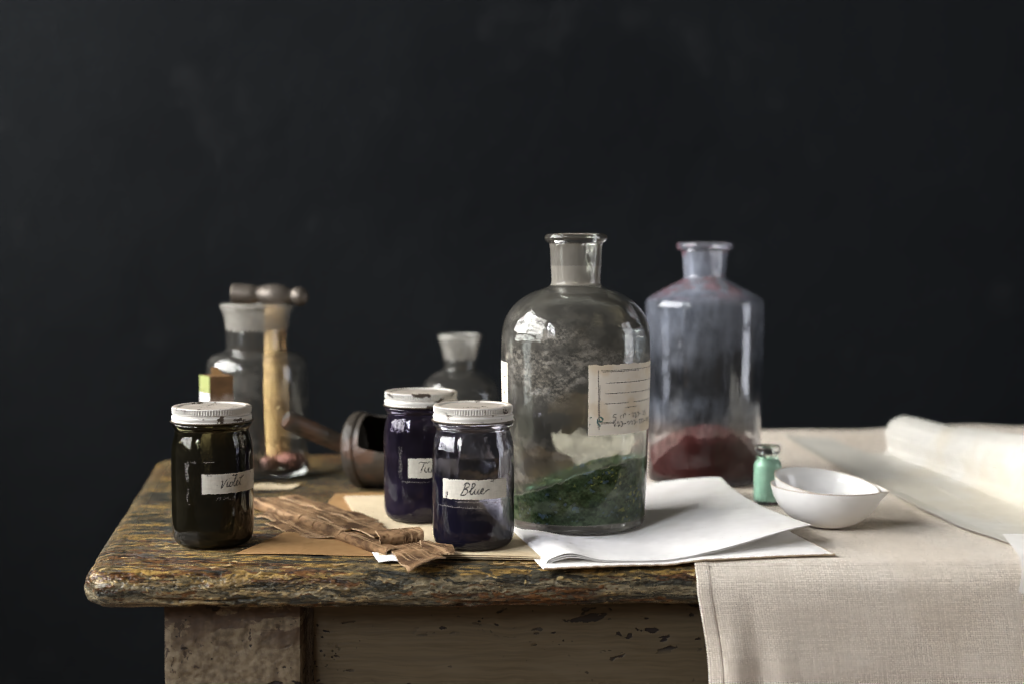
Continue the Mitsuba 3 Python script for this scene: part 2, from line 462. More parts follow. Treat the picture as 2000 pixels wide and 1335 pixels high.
def film(key, color, weight, tint):
    """Glass with clinging dust or pigment behind it: clear where clean, covered by 'weight'."""
    scene[key] = {'type': 'blendbsdf', 'weight': mikit.proc(weight) if callable(weight) else weight,
                  'a': {'type': 'dielectric', 'int_ior': 1.5, 'ext_ior': 1.0, 'specular_transmittance': rgb(*tint)},
                  'b': {'type': 'twosided', 'bsdf': {'type': 'plastic', 'int_ior': 1.5, 'diffuse_reflectance': mikit.proc(color) if callable(color) else rgb(*color)}}}


def green_line(p):
    """Height of the green heap along the glass."""
    x = (p.x - 0.066) * 0.99893 - (p.y - 1.430) * 0.0461
    y = (p.y - 1.430) * 0.99893 + (p.x - 0.066) * 0.0461
    return 0.0585 + 0.25 * x - 0.08 * y + 0.0042 * dr.sin(x * 30 + 0.5) + 0.006 * (F(p.x * 120, p.y * 120, 2.0, 3) - 0.5)


def dust_green(p, n, uv):
    a = F(p.x * 26, p.y * 26, p.z * 34, 3)
    sp = 0.35 * SS(0.40, 0.72, F(p.x * 520, p.y * 520, p.z * 520, 3)) + 0.65 * SS(0.40, 0.75, F(p.x * 150, p.y * 150, p.z * 190, 5))
    soft = F(p.x * 70, p.y * 70, p.z * 80, 3)
    band = SS(0.128, 0.160, p.z) * SS(0.245, 0.205, p.z)
    neck = SS(0.2535, 0.2545, p.z) * SS(0.2975, 0.2955, p.z)
    heap = SS(0.0015, -0.0015, p.z - green_line(p)) * SS(0.0165, 0.0175, p.z)
    haze = SS(0.115, 0.095, p.z) * (1 - heap)
    w = 0.065 + band * (0.06 * SS(0.35, 0.7, soft) + 0.36 * sp * SS(0.42, 0.72, a)) + haze * (0.06 + 0.18 * SS(0.5, 0.75, soft)) + neck * (0.16 + 0.14 * SS(0.2745, 0.2735, p.z))
    return dr.clip(w * (1 - heap) + heap * (0.80 - 0.25 * SS(0.5, 0.75, soft)), 0, 1)


def dust_green_col(p, n, uv):
    heap = SS(0.0015, -0.0015, p.z - green_line(p)) * SS(0.0165, 0.0175, p.z)
    c = MIX((0.38, 0.34, 0.28), (0.54, 0.51, 0.46), F(p.x * 60, p.y * 60, p.z * 60, 2))
    g = MIX((0.010, 0.021, 0.008), (0.062, 0.094, 0.044), SS(0.25, 0.8, 0.5 * F(p.x * 110, p.y * 110, p.z * 130, 3) + 0.5 * F(p.x * 420, p.y * 420, p.z * 420, 2)))
    g = MIX(g, (0.060, 0.095, 0.15), 0.7 * SS(0.66, 0.76, F(p.x * 230, p.y * 230, p.z * 230, 2)) * SS(0.50, 0.62, N(p.x * 24, p.y * 24, p.z * 30)))
    g = MIX(g, (0.20, 0.20, 0.045), 0.8 * SS(0.66, 0.76, F(p.x * 260 + 9, p.y * 260, p.z * 260 + 4, 2)) * SS(0.52, 0.62, N(p.x * 24 + 7, p.y * 24, p.z * 30 + 3)))
    g = MIX(g, (0.17, 0.20, 0.13), 0.5 * SS(0.55, 0.8, F(p.x * 40 + 3, p.y * 40, p.z * 60, 3)))
    return MIX(c, g, heap)


film('m_film_green', dust_green_col, dust_green, GLASS_T['green'])


def red_line(p):
    x = (p.x - 0.2405) * 0.9904 - (p.y - 1.727) * 0.138
    y = (p.y - 1.727) * 0.9904 + (p.x - 0.2405) * 0.138
    return dr.minimum(0.0760 - 9.5 * (x - 0.008) * (x - 0.008), 0.0690) + 0.018 * (F(p.x * 60, p.y * 60, 2.0, 3) - 0.5)


def dust_red(p, n, uv):
    w1 = F(p.x * 18, p.y * 18, p.z * 22, 2)
    st = S4(p.x * 105 + w1, p.y * 105, p.z * 13 + w1 * 2)
    cl = F(p.x * 38 + w1 * 2, p.y * 38 + w1, p.z * 44, 4)
    top = SS(0.225, 0.240, p.z) * SS(0.2925, 0.2905, p.z)
    z = p.z + 0.03 * (w1 - 0.5)
    band = 1 - 0.75 * SS(0.095, 0.120, z) * SS(0.170, 0.145, z)
    heap = SS(0.003, -0.003, p.z - red_line(p)) * SS(0.013, 0.014, p.z)
    w = dr.clip(0.095 + 0.10 * SS(0.15, 0.22, z) + 0.34 * (st - 0.44) + 0.22 * (cl - 0.48), 0.03, 0.6) * band + 0.18 * top
    return dr.clip(w * (1 - heap) + heap * (0.62 - 0.3 * SS(0.5, 0.7, cl)), 0, 0.9)


def dust_red_col(p, n, uv):
    c = MIX((0.27, 0.305, 0.39), (0.42, 0.45, 0.53), F(p.x * 30, p.y * 30, p.z * 30, 2))
    pink = SS(0.50, 0.64, F(p.x * 30 + 4, p.y * 30, p.z * 40, 3)) * SS(0.225, 0.245, p.z)
    c = MIX(c, (0.40, 0.15, 0.17), 0.6 * pink)
    c = MIX(c, (0.42, 0.34, 0.31), SS(0.095, 0.07, p.z))
    heap = SS(0.003, -0.003, p.z - red_line(p))
    return MIX(c, MIX((0.026, 0.008, 0.008), (0.070, 0.023, 0.021), F(p.x * 50, p.y * 50, p.z * 40, 4)), heap)


film('m_film_red', dust_red_col, dust_red, (0.96, 0.965, 0.985))
film('m_frost', (0.56, 0.545, 0.51), 0.55, (0.98, 0.98, 0.97))
film('m_film_flask', (0.42, 0.40, 0.36), lambda p, n, uv: 0.055 + 0.10 * SS(0.5, 0.75, F(p.x * 30, p.y * 30, p.z * 40, 3)) + 0.30 * SS(0.1875, 0.1895, p.z) * SS(-0.2, -0.25, p.x) + 0.26 * SS(0.1445, 0.1465, p.z) * SS(-0.25, -0.2, p.x), GLASS_T['clear'])
film('m_film_olive', lambda p, n, uv: MIX((0.0025, 0.0022, 0.0014), (0.009, 0.008, 0.0045), F(p.x * 40, p.y * 40, p.z * 60, 3)),
     lambda p, n, uv: 0.84 - 0.40 * SS(0.092, 0.108, p.z), (0.62, 0.59, 0.44))
film('m_film_tu', lambda p, n, uv: MIX((0.006, 0.0045, 0.010), (0.026, 0.020, 0.040), F(p.x * 40, p.y * 40, p.z * 50, 4)),
     lambda p, n, uv: dr.clip(0.32 + 0.50 * SS(0.075, 0.040, p.z) + 0.3 * (F(p.x * 60, p.y * 60, p.z * 60, 3) - 0.5), 0, 1), (0.66, 0.62, 0.74))
film('m_film_blue', lambda p, n, uv: MIX((0.006, 0.0055, 0.013), (0.085, 0.083, 0.105), SS(0.062, 0.085, p.z + 0.5 * (p.x + 0.04)) * F(p.x * 40, p.y * 40, p.z * 50, 4)),
     lambda p, n, uv: dr.clip(0.06 + 0.70 * SS(0.062, 0.046, p.z + 0.75 * (p.x + 0.040)) + 0.22 * (F(p.x * 70, p.y * 70, p.z * 70, 3) - 0.5), 0, 1), (0.86, 0.86, 0.92))


# pigments and the rest
def crumbs(lo, hi, bits):
    def col(p, n, uv):
        c = MIX(lo, hi, F(p.x * 130, p.y * 130, p.z * 130, 4))
        for i, (b, t) in enumerate(bits):
            c = MIX(c, b, SS(t, t + 0.03, N(p.x * 110 + 17 * i, p.y * 110, p.z * 130 + 5 * i)) * SS(0.52, 0.62, N(p.x * 24 + 7 * i, p.y * 24, p.z * 30)))
        return c
    return col


principled('m_green_powder', crumbs((0.014, 0.034, 0.011), (0.075, 0.130, 0.052), [((0.10, 0.17, 0.30), 0.66), ((0.30, 0.30, 0.06), 0.70), ((0.15, 0.32, 0.22), 0.68), ((0.004, 0.010, 0.004), 0.60)]), 0.9, 0.1,
           lambda p, n, uv: F(p.x * 240, p.y * 240, p.z * 240, 4), 0.0022)
principled('m_red_powder', lambda p, n, uv: MIX((0.060, 0.013, 0.014), (0.125, 0.034, 0.031), F(p.x * 70, p.y * 70, p.z * 70, 4)), 0.9, 0.1, lambda p, n, uv: F(p.x * 240, p.y * 240, p.z * 240, 4), 0.002)
principled('m_blue_powder', lambda p, n, uv: MIX((0.008, 0.007, 0.020), (0.022, 0.018, 0.045), F(p.x * 200, p.y * 200, p.z * 200, 3)), 0.85, 0.1)
principled('m_mint_powder', lambda p, n, uv: MIX((0.34, 0.66, 0.48), (0.44, 0.76, 0.58), F(p.x * 140, p.y * 140, p.z * 140, 4)), 0.9, 0.1)
principled('m_chunk', lambda p, n, uv: MIX((0.075, 0.036, 0.028), (0.33, 0.145, 0.120), SS(0.35, 0.7, F(p.x * 70, p.y * 70, p.z * 70, 3))), 0.55, 0.4)
principled('m_porcelain', lambda p, n, uv: MIX((0.74, 0.725, 0.70), (0.80, 0.79, 0.77), F(p.x * 40, p.y * 40, p.z * 40, 3)), 0.14, 0.5, clearcoat=0.6, clearcoat_gloss=0.95)
principled('m_bowl_rim', (0.56, 0.48, 0.39), 0.4)
principled('m_bowl_dregs', lambda p, n, uv: MIX((0.60, 0.56, 0.44), (0.72, 0.69, 0.60), F(p.x * 90, p.y * 90, p.z * 90, 3)), 0.4)
principled('m_steel', lambda p, n, uv: MIX((0.11, 0.092, 0.075), (0.21, 0.185, 0.16), F(p.x * 60, p.y * 60, p.z * 60, 3)), 0.48, metallic=0.75)
principled('m_handle', lambda p, n, uv: MIX(MIX((0.60, 0.385, 0.165), (0.68, 0.46, 0.215), F(p.x * 160, p.y * 160, p.z * 9, 3)), (0.30, 0.18, 0.08), 0.4 * SS(0.60, 0.75, F(p.x * 40, p.y * 40, p.z * 30 + 4, 3)) * SS(0.11, 0.06, p.z)), 0.45, 0.4)
principled('m_iron', lambda p, n, uv: MIX(MIX((0.019, 0.015, 0.011), (0.056, 0.046, 0.036), F(p.x * 35, p.y * 35, p.z * 35, 4)), (0.115, 0.055, 0.03), 0.6 * SS(0.55, 0.7, F(p.x * 22 + 3, p.y * 22, p.z * 22, 3))), 0.45, 0.5, lambda p, n, uv: F(p.x * 120, p.y * 120, p.z * 120, 3), 0.0012)
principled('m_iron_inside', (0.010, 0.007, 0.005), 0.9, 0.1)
principled('m_box_green', (0.27, 0.30, 0.10), 0.6)
principled('m_box_white', (0.66, 0.64, 0.62), 0.6)
principled('m_box_brown', lambda p, n, uv: MIX(MIX((0.085, 0.042, 0.015), (0.22, 0.115, 0.042), F(p.x * 120, p.y * 120, p.z * 120, 4)), (0.46, 0.38, 0.33), 0.75 * SS(0.130, 0.118, p.z + 0.014 * F(p.x * 100, p.y * 100, p.z * 60, 3))), 0.7)
principled('m_flake', lambda p, n, uv: MIX((0.24, 0.14, 0.045), (0.40, 0.28, 0.13), F(p.x * 300, p.y * 300, p.z * 300, 2)), 0.5)
principled('m_residue', (0.20, 0.19, 0.18), 0.7)
principled('m_torn_edge', lambda p, n, uv: MIX((0.30, 0.20, 0.115), (0.56, 0.41, 0.26), F(p.x * 500, p.y * 500, p.z * 500, 2)), 0.9, 0.1)
principled('m_frame', (0.10, 0.085, 0.07), 0.6)

# ------------------------------------------------------------------ the setting
add('wall', (np.array([[-4, 2.78, -0.76], [4.5, 2.78, -0.76], [4.5, 2.78, 2.6], [-4, 2.78, 2.6]], float), np.array([[0, 1, 2], [0, 2, 3]])), 'm_wall', False, 'matt blue-black wall with faint chalky smears', kind='structure')
add('floor', (np.array([[-4, -2, -0.76], [4.5, -2, -0.76], [4.5, 2.78, -0.76], [-4, 2.78, -0.76]], float), np.array([[0, 1, 2], [0, 2, 3]])), 'm_floor', False, 'dark worn floor under the table', kind='structure')

# the tall window that lights the table from the left, and a dimmer opening on the right
def window(key, x, ys, zs, inward, light, label):
    for i in range(len(ys) - 1):
        for j in range(len(zs) - 1):
            y0, y1, z0, z1 = ys[i] + 0.02, ys[i + 1] - 0.02, zs[j] + 0.02, zs[j + 1] - 0.02
            v = np.array([[x, y0, z0], [x, y1, z0], [x, y1, z1], [x, y0, z1]])
            f = np.array([[0, 1, 2], [0, 2, 3]])
            n = sum(1 for k in scene if k.startswith(key + '__pane'))
            scene[key + '__pane' + (f'_{n:03d}' if n else '')] = mikit.ply((v, f if inward > 0 else f[:, ::-1]), 'm_frame', False, emitter={'type': 'area', 'radiance': rgb(*light)})
    bars = []
    for y in ys:
        bars.append(rounded_box((x - 0.03, y - 0.02, zs[0]), (x + 0.03, y + 0.02, zs[-1])))
    for z in zs:
        bars.append(rounded_box((x - 0.025, ys[0], z - 0.02), (x + 0.025, ys[-1], z + 0.02)))
    scene[key + '__frame'] = mikit.ply(merge(*bars), 'm_frame', False)
    tag(key, label, 'window')


window('tall_window', -1.9, [0.10, 0.66, 1.22, 1.78, 2.34], [0.40, 0.95, 1.50, 2.05], 1, WINDOW_LIGHT, 'tall paned window lighting the table from the left')
window('corner_window', -2.3, [-1.80, -1.37, -0.94, -0.51], [1.22, 1.62, 2.02], 1, CORNER_LIGHT, 'further paned window lighting the table from the front left')
window('glazed_door', 3.2, [0.75, 1.25, 1.75], [-0.70, 0.03, 0.76, 1.49], -1, SIDE_LIGHT, 'glazed door lighting the table dimly from the right')

# ------------------------------------------------------------------ the table
TT = 0.036                                        # thickness of the top
outline = np.array([(-0.3890, 1.2265), (0.95, 1.266), (1.0, 2.27), (0.60, 2.185), (-0.2787, 1.985), (-0.505, 1.955)])


def round_outline(pts, radii, step):
    poly, out = np.asarray(pts, float), []
    n = len(poly)
    for i in range(n):
        a, b, c = poly[i - 1], poly[i], poly[(i + 1) % n]
        u, w = (a - b) / np.linalg.norm(a - b), (c - b) / np.linalg.norm(c - b)
        half = math.acos(np.clip(u @ w, -1, 1)) / 2
        d = radii[i] / math.tan(half)
        cen = b + (u + w) / np.linalg.norm(u + w) * radii[i] / math.sin(half)
        p, q = b + u * d - cen, b + w * d - cen
        a0 = math.atan2(p[1], p[0])
        da = (math.atan2(q[1], q[0]) - a0 + math.pi) % (2 * math.pi) - math.pi
        k = max(3, int(abs(da) * radii[i] / 0.002))
        out += [cen + radii[i] * np.array([math.cos(a0 + da * t), math.sin(a0 + da * t)]) for t in np.linspace(0, 1, k)]
    out = np.array(out + [out[0]])
    t = np.r_[0, np.cumsum(np.linalg.norm(np.diff(out, axis=0), axis=1))]
    s = [0.0]
    while s[-1] < t[-1] - 0.0005:
        x, y = np.interp(s[-1], t, out[:, 0]), np.interp(s[-1], t, out[:, 1])
        s.append(s[-1] + (step if (y < 1.45 and x < 0.25) else step * 6))
    s = np.array(s[:-1])
    return np.stack([np.interp(s, t, out[:, k]) for k in range(2)], 1)


O = round_outline(outline, [0.034, 0.03, 0.03, 0.2, 0.4, 0.05], 0.0011)
tan = np.roll(O, -1, 0) - np.roll(O, 1, 0)
tan /= np.linalg.norm(tan, axis=1, keepdims=True)
nrm = np.stack([tan[:, 1], -tan[:, 0]], 1)
INSET, RZ = 0.024, TT / 2
phi = np.linspace(math.pi / 2, -math.pi / 2, 46)
cs, sn = np.sign(np.cos(phi)) * np.abs(np.cos(phi)) ** 0.72, np.sign(np.sin(phi)) * np.abs(np.sin(phi)) ** 0.86
cs[0] = cs[-1] = 0
base = O - nrm * INSET
V = np.concatenate([base[:, None] + nrm[:, None] * INSET * cs[None, :, None], np.broadcast_to(-RZ + RZ * sn, (len(O), len(phi)))[..., None]], -1)
N3 = np.concatenate([nrm[:, None] * np.cos(phi)[None, :, None], np.broadcast_to(np.sin(phi), (len(O), len(phi)))[..., None]], -1)
fade = np.clip((phi[0] - phi) / 0.95, 0, 1)[None] ** 1.3 * np.ones((len(O), 1))
q = V * [14, 14, 60]
d = (meshkit.fbm(q, 4, 3) - 0.5) * 0.0055 + (meshkit.fbm(V * [60, 60, 230], 4, 5) - 0.5) * 0.0026
# long splits in the lower edge near the left corner, and bites along the bottom arris
split = np.exp(-((V[..., 2] + 0.0255 + 0.002 * np.sin(V[..., 0] * 40)) / 0.0016) ** 2) * np.clip(1 - np.abs((V[..., 0] + 0.283) / 0.055) ** 3, 0, 1) * (V[..., 1] < 1.4)
split2 = np.exp(-((V[..., 2] + 0.030 + 0.002 * np.sin(V[..., 0] * 31 + 1)) / 0.0014) ** 2) * np.clip(1 - np.abs((V[..., 0] + 0.02) / 0.12) ** 3, 0, 1) * (V[..., 1] < 1.4)
knot = np.exp(-(np.linalg.norm((V - [-0.378, 1.240, -0.019]) / [0.006, 0.006, 0.0055], axis=-1)) ** 2)
bite = np.clip((meshkit.fbm(V * [42, 42, 1], 3, 17) - 0.60) * 6, 0, 1) * np.clip((-0.029 - V[..., 2]) / 0.005, 0, 1)
d = d - 0.0035 * split - 0.002 * split2 - 0.008 * knot - 0.004 * bite
V = V + N3 * (d * fade)[..., None]
m, n = len(O), len(phi)
i, j = np.meshgrid(np.arange(m), np.arange(n - 1), indexing='ij')
f_edge = np.stack([i * n + j, i * n + j + 1, ((i + 1) % m) * n + j + 1, ((i + 1) % m) * n + j], -1).reshape(-1, 4)
ring_top, ring_bot = V[:, 0], V[:, -1]


def cap(ring, up):
    v2, f2 = trimesh.creation.triangulate_polygon(shapely.Polygon(ring[:, :2]), engine='earcut')
    v3 = np.column_stack([v2, np.full(len(v2), ring[:, 2].mean())])
    a = v3[f2]
    s = np.cross(a[:, 1] - a[:, 0], a[:, 2] - a[:, 0])[:, 2] > 0
    f2 = np.where((s == up)[:, None], f2, f2[:, ::-1])
    return v3, f2


edge_mesh = (V.reshape(-1, 3), f_edge[:, ::-1])
add('table__tabletop', merge(edge_mesh, cap(ring_top, True), cap(ring_bot, False)), 'm_table', 60)
tag('table', 'old wooden table with thick rounded top of flaking olive and ochre paint', 'table')


def knocked_box(lo, hi, amp, seed):
    b = trimesh.creation.box(extents=np.array(hi) - np.array(lo))
    while np.linalg.norm(b.vertices[b.edges_unique[:, 0]] - b.vertices[b.edges_unique[:, 1]], axis=1).max() > 0.012 and len(b.faces) < 90000:
        b = b.subdivide()
    v = b.vertices + (np.array(lo) + hi) / 2
    half = np.minimum(v - lo, np.array(hi) - v)
    near = np.sort(half, axis=1)[:, 1]
    c = (np.array(lo) + hi) / 2
    soft = np.clip(1 - near / 0.006, 0, 1)
    e = (meshkit.fbm(v * 45, 4, seed) - 0.5) * amp
    dirn = (v - c) / (np.array(hi) - lo)
    dirn /= np.linalg.norm(dirn, axis=1, keepdims=True)
    g = np.zeros_like(v)
    k = np.argmin(half, axis=1)
    g[np.arange(len(v)), k] = np.sign((v - c)[np.arange(len(v)), k])
    v = v + g * e[:, None] - dirn * (soft * 0.0015 * (0.4 + meshkit.noise(v * 90, seed)))[:, None]
    return v, np.array(b.faces)


add('table__leg', knocked_box((-0.323, 1.262, -0.76), (-0.196, 1.380, -TT - 0.0008), 0.0022, 2), 'm_leg', 40)
add('table__leg_001', knocked_box((-0.340, 1.80, -0.76), (-0.250, 1.895, -TT - 0.0008), 0.002, 4), 'm_leg', 40)
add('table__leg_002', knocked_box((0.80, 1.300, -0.76), (0.92, 1.40, -TT - 0.0008), 0.002, 5), 'm_leg', 40)
add('table__leg_003', knocked_box((0.80, 2.03, -0.76), (0.90, 2.13, -TT - 0.0008), 0.002, 6), 'm_leg', 40)
add('table__apron', knocked_box((-0.1875, 1.280, -0.200), (0.798, 1.302, -TT - 0.0008), 0.0012, 3), 'm_apron', 40)
add('table__apron_001', knocked_box((-0.318, 1.382, -0.200), (-0.296, 1.798, -TT - 0.0008), 0.0012, 8), 'm_apron', 40)

# loose curls of old paint along the front edge
for k, (x, dy, sz) in enumerate([(-0.105, 0.021, 0.0055), (-0.088, 0.013, 0.0040), (-0.062, 0.020, 0.0075), (-0.052, 0.017, 0.0060), (-0.012, 0.022, 0.0050), (0.014, 0.026, 0.0060), (0.020, 0.018, 0.0070), (-0.205, 0.020, 0.0050), (-0.160, 0.024, 0.0045), (0.075, 0.018, 0.0050), (0.118, 0.020, 0.0055), (-0.262, 0.022, 0.0045)]):
    y = 1.2265 + (x + 0.389) * 0.0295 + dy
    a = np.linspace(-1, 1, 9)
    g = np.zeros((9, 7, 3))
    for ii in range(9):
        for jj, b in enumerate(np.linspace(-1, 1, 7)):
            rr_ = 1 + 0.5 * (meshkit.noise(np.array([a[ii] * 1.5 + k * 7, b * 1.5, 0.2]), 5) - 0.5)
            g[ii, jj] = [x + a[ii] * sz * rr_, y + b * sz * 0.42 * math.sqrt(max(0.05, 1 - 0.8 * a[ii] ** 2)) * rr_, 0.0011 - 0.012 * max(0.0, 0.022 - dy) / 0.022 + 0.0011 * (a[ii] ** 2 + b ** 2) * (0.5 + 0.5 * math.sin(k * 2.3))]
    scene['table__paint_flake' + (f'_{k:03d}' if k else '')] = mikit.ply(slab(g, 0.0006), 'm_flake', smooth=40)

# ------------------------------------------------------------------ linen cloth over the right of the table
FRONT_Y = lambda x: 1.226 + (x + 0.4075) * 0.04 / 1.3575


def cloth_strip(x0, x1, nu, lift, vmax=None, hem=False):
    """The cloth between two distances from its left hem: from the table's back edge over the top, round the front edge and down."""
    U = np.linspace(x0, x1, nu)
    S = np.r_[np.linspace(0, 0.84, 110), np.linspace(0.84, 0.955, 60)[1:], np.linspace(0.955, 1.28, 130)[1:]]
    P = np.zeros((nu, len(S), 3))
    for a, u in enumerate(U):
        xb, xf = 0.055 + u * 1.0, 0.168 + u              # at the back, at the front edge
        yb = 2.158 + 0.10 * (xb - 0.35)
        yf = FRONT_Y(xf)
        topl = math.hypot(xf - xb, yf + 0.024 - yb)
        R = 0.0185
        s = S * (topl / 0.86)
        y = np.where(s < topl, yb + (yf + 0.024 - yb) * s / topl, 0)
        x = np.where(s < topl, xb + (xf - xb) * s / topl, xf)
        z = np.full_like(s, lift)
        arc = np.clip((s - topl) / 0.034, 0, 1)
        th = arc * math.pi / 2
        over = s >= topl
        y = np.where(over, yf + 0.024 - (0.0285 + lift) * np.sin(th) ** 0.9, y)
        z = np.where(over, lift - (0.020 + lift) * (1 - np.cos(th)), z)
        drop = np.maximum(s - topl - 0.034, 0)
        z = z - drop
        x = x + np.where(over, 0.135 * drop + 0.004 * np.sin(drop * 34 + 0.6) * drop / 0.1 * (1 - min(u / 0.2, 1)), 0)
        # soft folds in the hanging part and slight rumples on top
        w = np.clip(drop / 0.10, 0, 1)
        y = y - w * (0.006 + 0.0065 * np.sin((u - 0.012) * 120 + drop * 5) * np.exp(-((u - 0.030) / 0.035) ** 2) + 0.005 * np.sin(u * 21 + 0.8))
        P[a] = np.stack([x, y, z], 1)
    rum = meshkit.fbm(P * [9, 9, 9] + 3.0, 3, 8)
    fine = meshkit.fbm(P * [38, 38, 38] + 1.0, 3, 9)
    P[..., 2] += (0.0026 * rum + 0.0009 * fine) * (P[..., 2] > -0.001)
    P[..., 1] -= (0.006 * rum + 0.0014 * fine) * np.clip(-P[..., 2] / 0.03, 0, 1)
    P[..., 2] += 0.0012 * np.clip(1 - np.abs(S - 0.86) / 0.05, 0, 1)[None] ** 0.5 * (P[..., 2] > -0.012)
    # the back edge lies in low waves
    back = np.clip(1 - (S / 0.10), 0, 1)[None] ** 2
    P[..., 2] += back * (0.004 + 0.010 * meshkit.noise(P * [11, 0, 0] + 2.0, 3))
    uv = np.stack(np.meshgrid(U, S * 1.0, indexing='ij'), -1)
    return P, uv


P, UV = cloth_strip(0, 0.80, 330, 0.0012)
mm, nn = P.shape[:2]
scene['linen_cloth__cloth'] = mikit.ply((P.reshape(-1, 3), grid_faces(mm, nn, True)), 'm_linen', smooth=True, uv=UV.reshape(-1, 2))
P, UV = cloth_strip(-0.0006, 0.0125, 22, 0.0021)
P[..., 1] -= 0.0009 * np.clip(-P[..., 2] / 0.02, 0, 1)
edge = np.sin(np.linspace(0, math.pi, P.shape[0])) ** 0.35
P[..., 2] -= 0.0013 * (1 - edge)[:, None] * (P[..., 2] > -0.01)
P[..., 1] += 0.0016 * (1 - edge)[:, None] * (P[..., 2] <= -0.01)
scene['linen_cloth__hem'] = mikit.ply((P.reshape(-1, 3), grid_faces(*P.shape[:2], True)), 'm_linen', smooth=True, uv=(UV + [0.0004, 0.0007]).reshape(-1, 2))
tag('linen_cloth', 'coarse pale linen cloth draped over the right end of the table', 'cloth')

# ------------------------------------------------------------------ sheets of paper lying on the table
def quad(a, b, c, d, m, n, zfun=None):
    """Bilinear grid a-b (front edge), d-c (back edge): rows along a->b, columns along a->d."""
    a, b, c, d = (np.array(k, float) for k in (a, b, c, d))
    u, v = np.meshgrid(np.linspace(0, 1, m), np.linspace(0, 1, n), indexing='ij')
    U, W = u[..., None], v[..., None]
    P = (a * (1 - U) + b * U) * (1 - W) + (d * (1 - U) + c * U) * W
    if zfun is not None:
        P[..., 2] += zfun(u, v)
    return P


def ragged_grid(P, amt, seed, sides='lrft'):
    """Pulls the borders of a grid in and out by torn amounts (metres); interior follows."""
    P = P.copy()
    m, n = P.shape[:2]
    u, v = np.meshgrid(np.linspace(0, 1, m), np.linspace(0, 1, n), indexing='ij')
    L = np.linalg.norm(P[-1, n // 2] - P[0, n // 2])
    W = np.linalg.norm(P[m // 2, -1] - P[m // 2, 0])
    ns = lambda t, k, f: meshkit.fbm(np.stack([t * f, t * 0 + k, t * 0 + 0.3], -1), 3, seed + k) - 0.5 + 0.45 * (meshkit.noise(np.stack([t * f * 5.3, t * 0 + k, t * 0 + 0.7], -1), seed) - 0.5)
    eu, ev = P[-1:, :] - P[:1, :], P[:, -1:] - P[:, :1]
    eu = eu / (np.linalg.norm(eu, axis=-1, keepdims=True) + 1e-9)
    ev = ev / (np.linalg.norm(ev, axis=-1, keepdims=True) + 1e-9)
    if 'l' in sides:
        P += eu * (ns(v, 1, W * 180) * 2 * amt * np.clip(1 - u * L / (5 * amt), 0, 1))[..., None]
    if 'r' in sides:
        P += eu * (ns(v, 2, W * 180) * 2 * amt * np.clip(1 - (1 - u) * L / (5 * amt), 0, 1))[..., None]
    if 'f' in sides:
        P += ev * (ns(u, 3, L * 180) * 2 * amt * np.clip(1 - v * W / (5 * amt), 0, 1))[..., None]
    if 't' in sides:
        P += ev * (ns(u, 4, L * 180) * 2 * amt * np.clip(1 - (1 - v) * W / (5 * amt), 0, 1))[..., None]
    return P


def lay(P):
    return P


# brown kraft sheet under everything on the left half
K = quad((-0.2645, 1.3045, 0.0012), (-0.080, 1.290, 0.0012), (-0.105, 1.650, 0.0012), (-0.212, 1.640, 0.0012), 60, 60, lambda u, v: 0.0008 * np.sin(u * 5 + v * 3) ** 2)
u = np.linspace(0, 1, 60)[:, None]
K[..., 0] += (1 - u) * 0.018 * np.sin(np.linspace(0, 1, 60) * math.pi)[None]
add('kraft_paper', slab(K, 0.0004), 'm_kraft', 30, 'brown kraft paper sheet lying between the dark jar and the torn book spine', 'paper')

# cream booklet under the two blue jars: a stack of leaves
for k in range(4):
    dx = [0, 0.0015, -0.001, 0.001][k]
    C = quad((-0.1245, 1.2815 + dx * 1.5, 0.0026 + 0.0007 * k), (0.055 + dx, 1.2705 + dx, 0.0026 + 0.0007 * k), (0.020 + dx, 1.612 + dx, 0.0026 + 0.0007 * k), (-0.196 + dx, 1.603 + dx, 0.0026 + 0.0007 * k), 40, 40,
             lambda u, v: 0.0012 * np.clip(1 - v / 0.06, 0, 1) * (0.35 * k) * np.sin(u * 3.1) ** 2)
    scene['cream_booklet__leaf' + (f'_{k:03d}' if k else '')] = mikit.ply(slab(C, 0.00045), 'm_cream', smooth=30)
tag('cream_booklet', 'thin cream paper booklet lying under the two blue jars', 'booklet')
BK = 0.0026 + 0.0007 * 3 + 0.0004

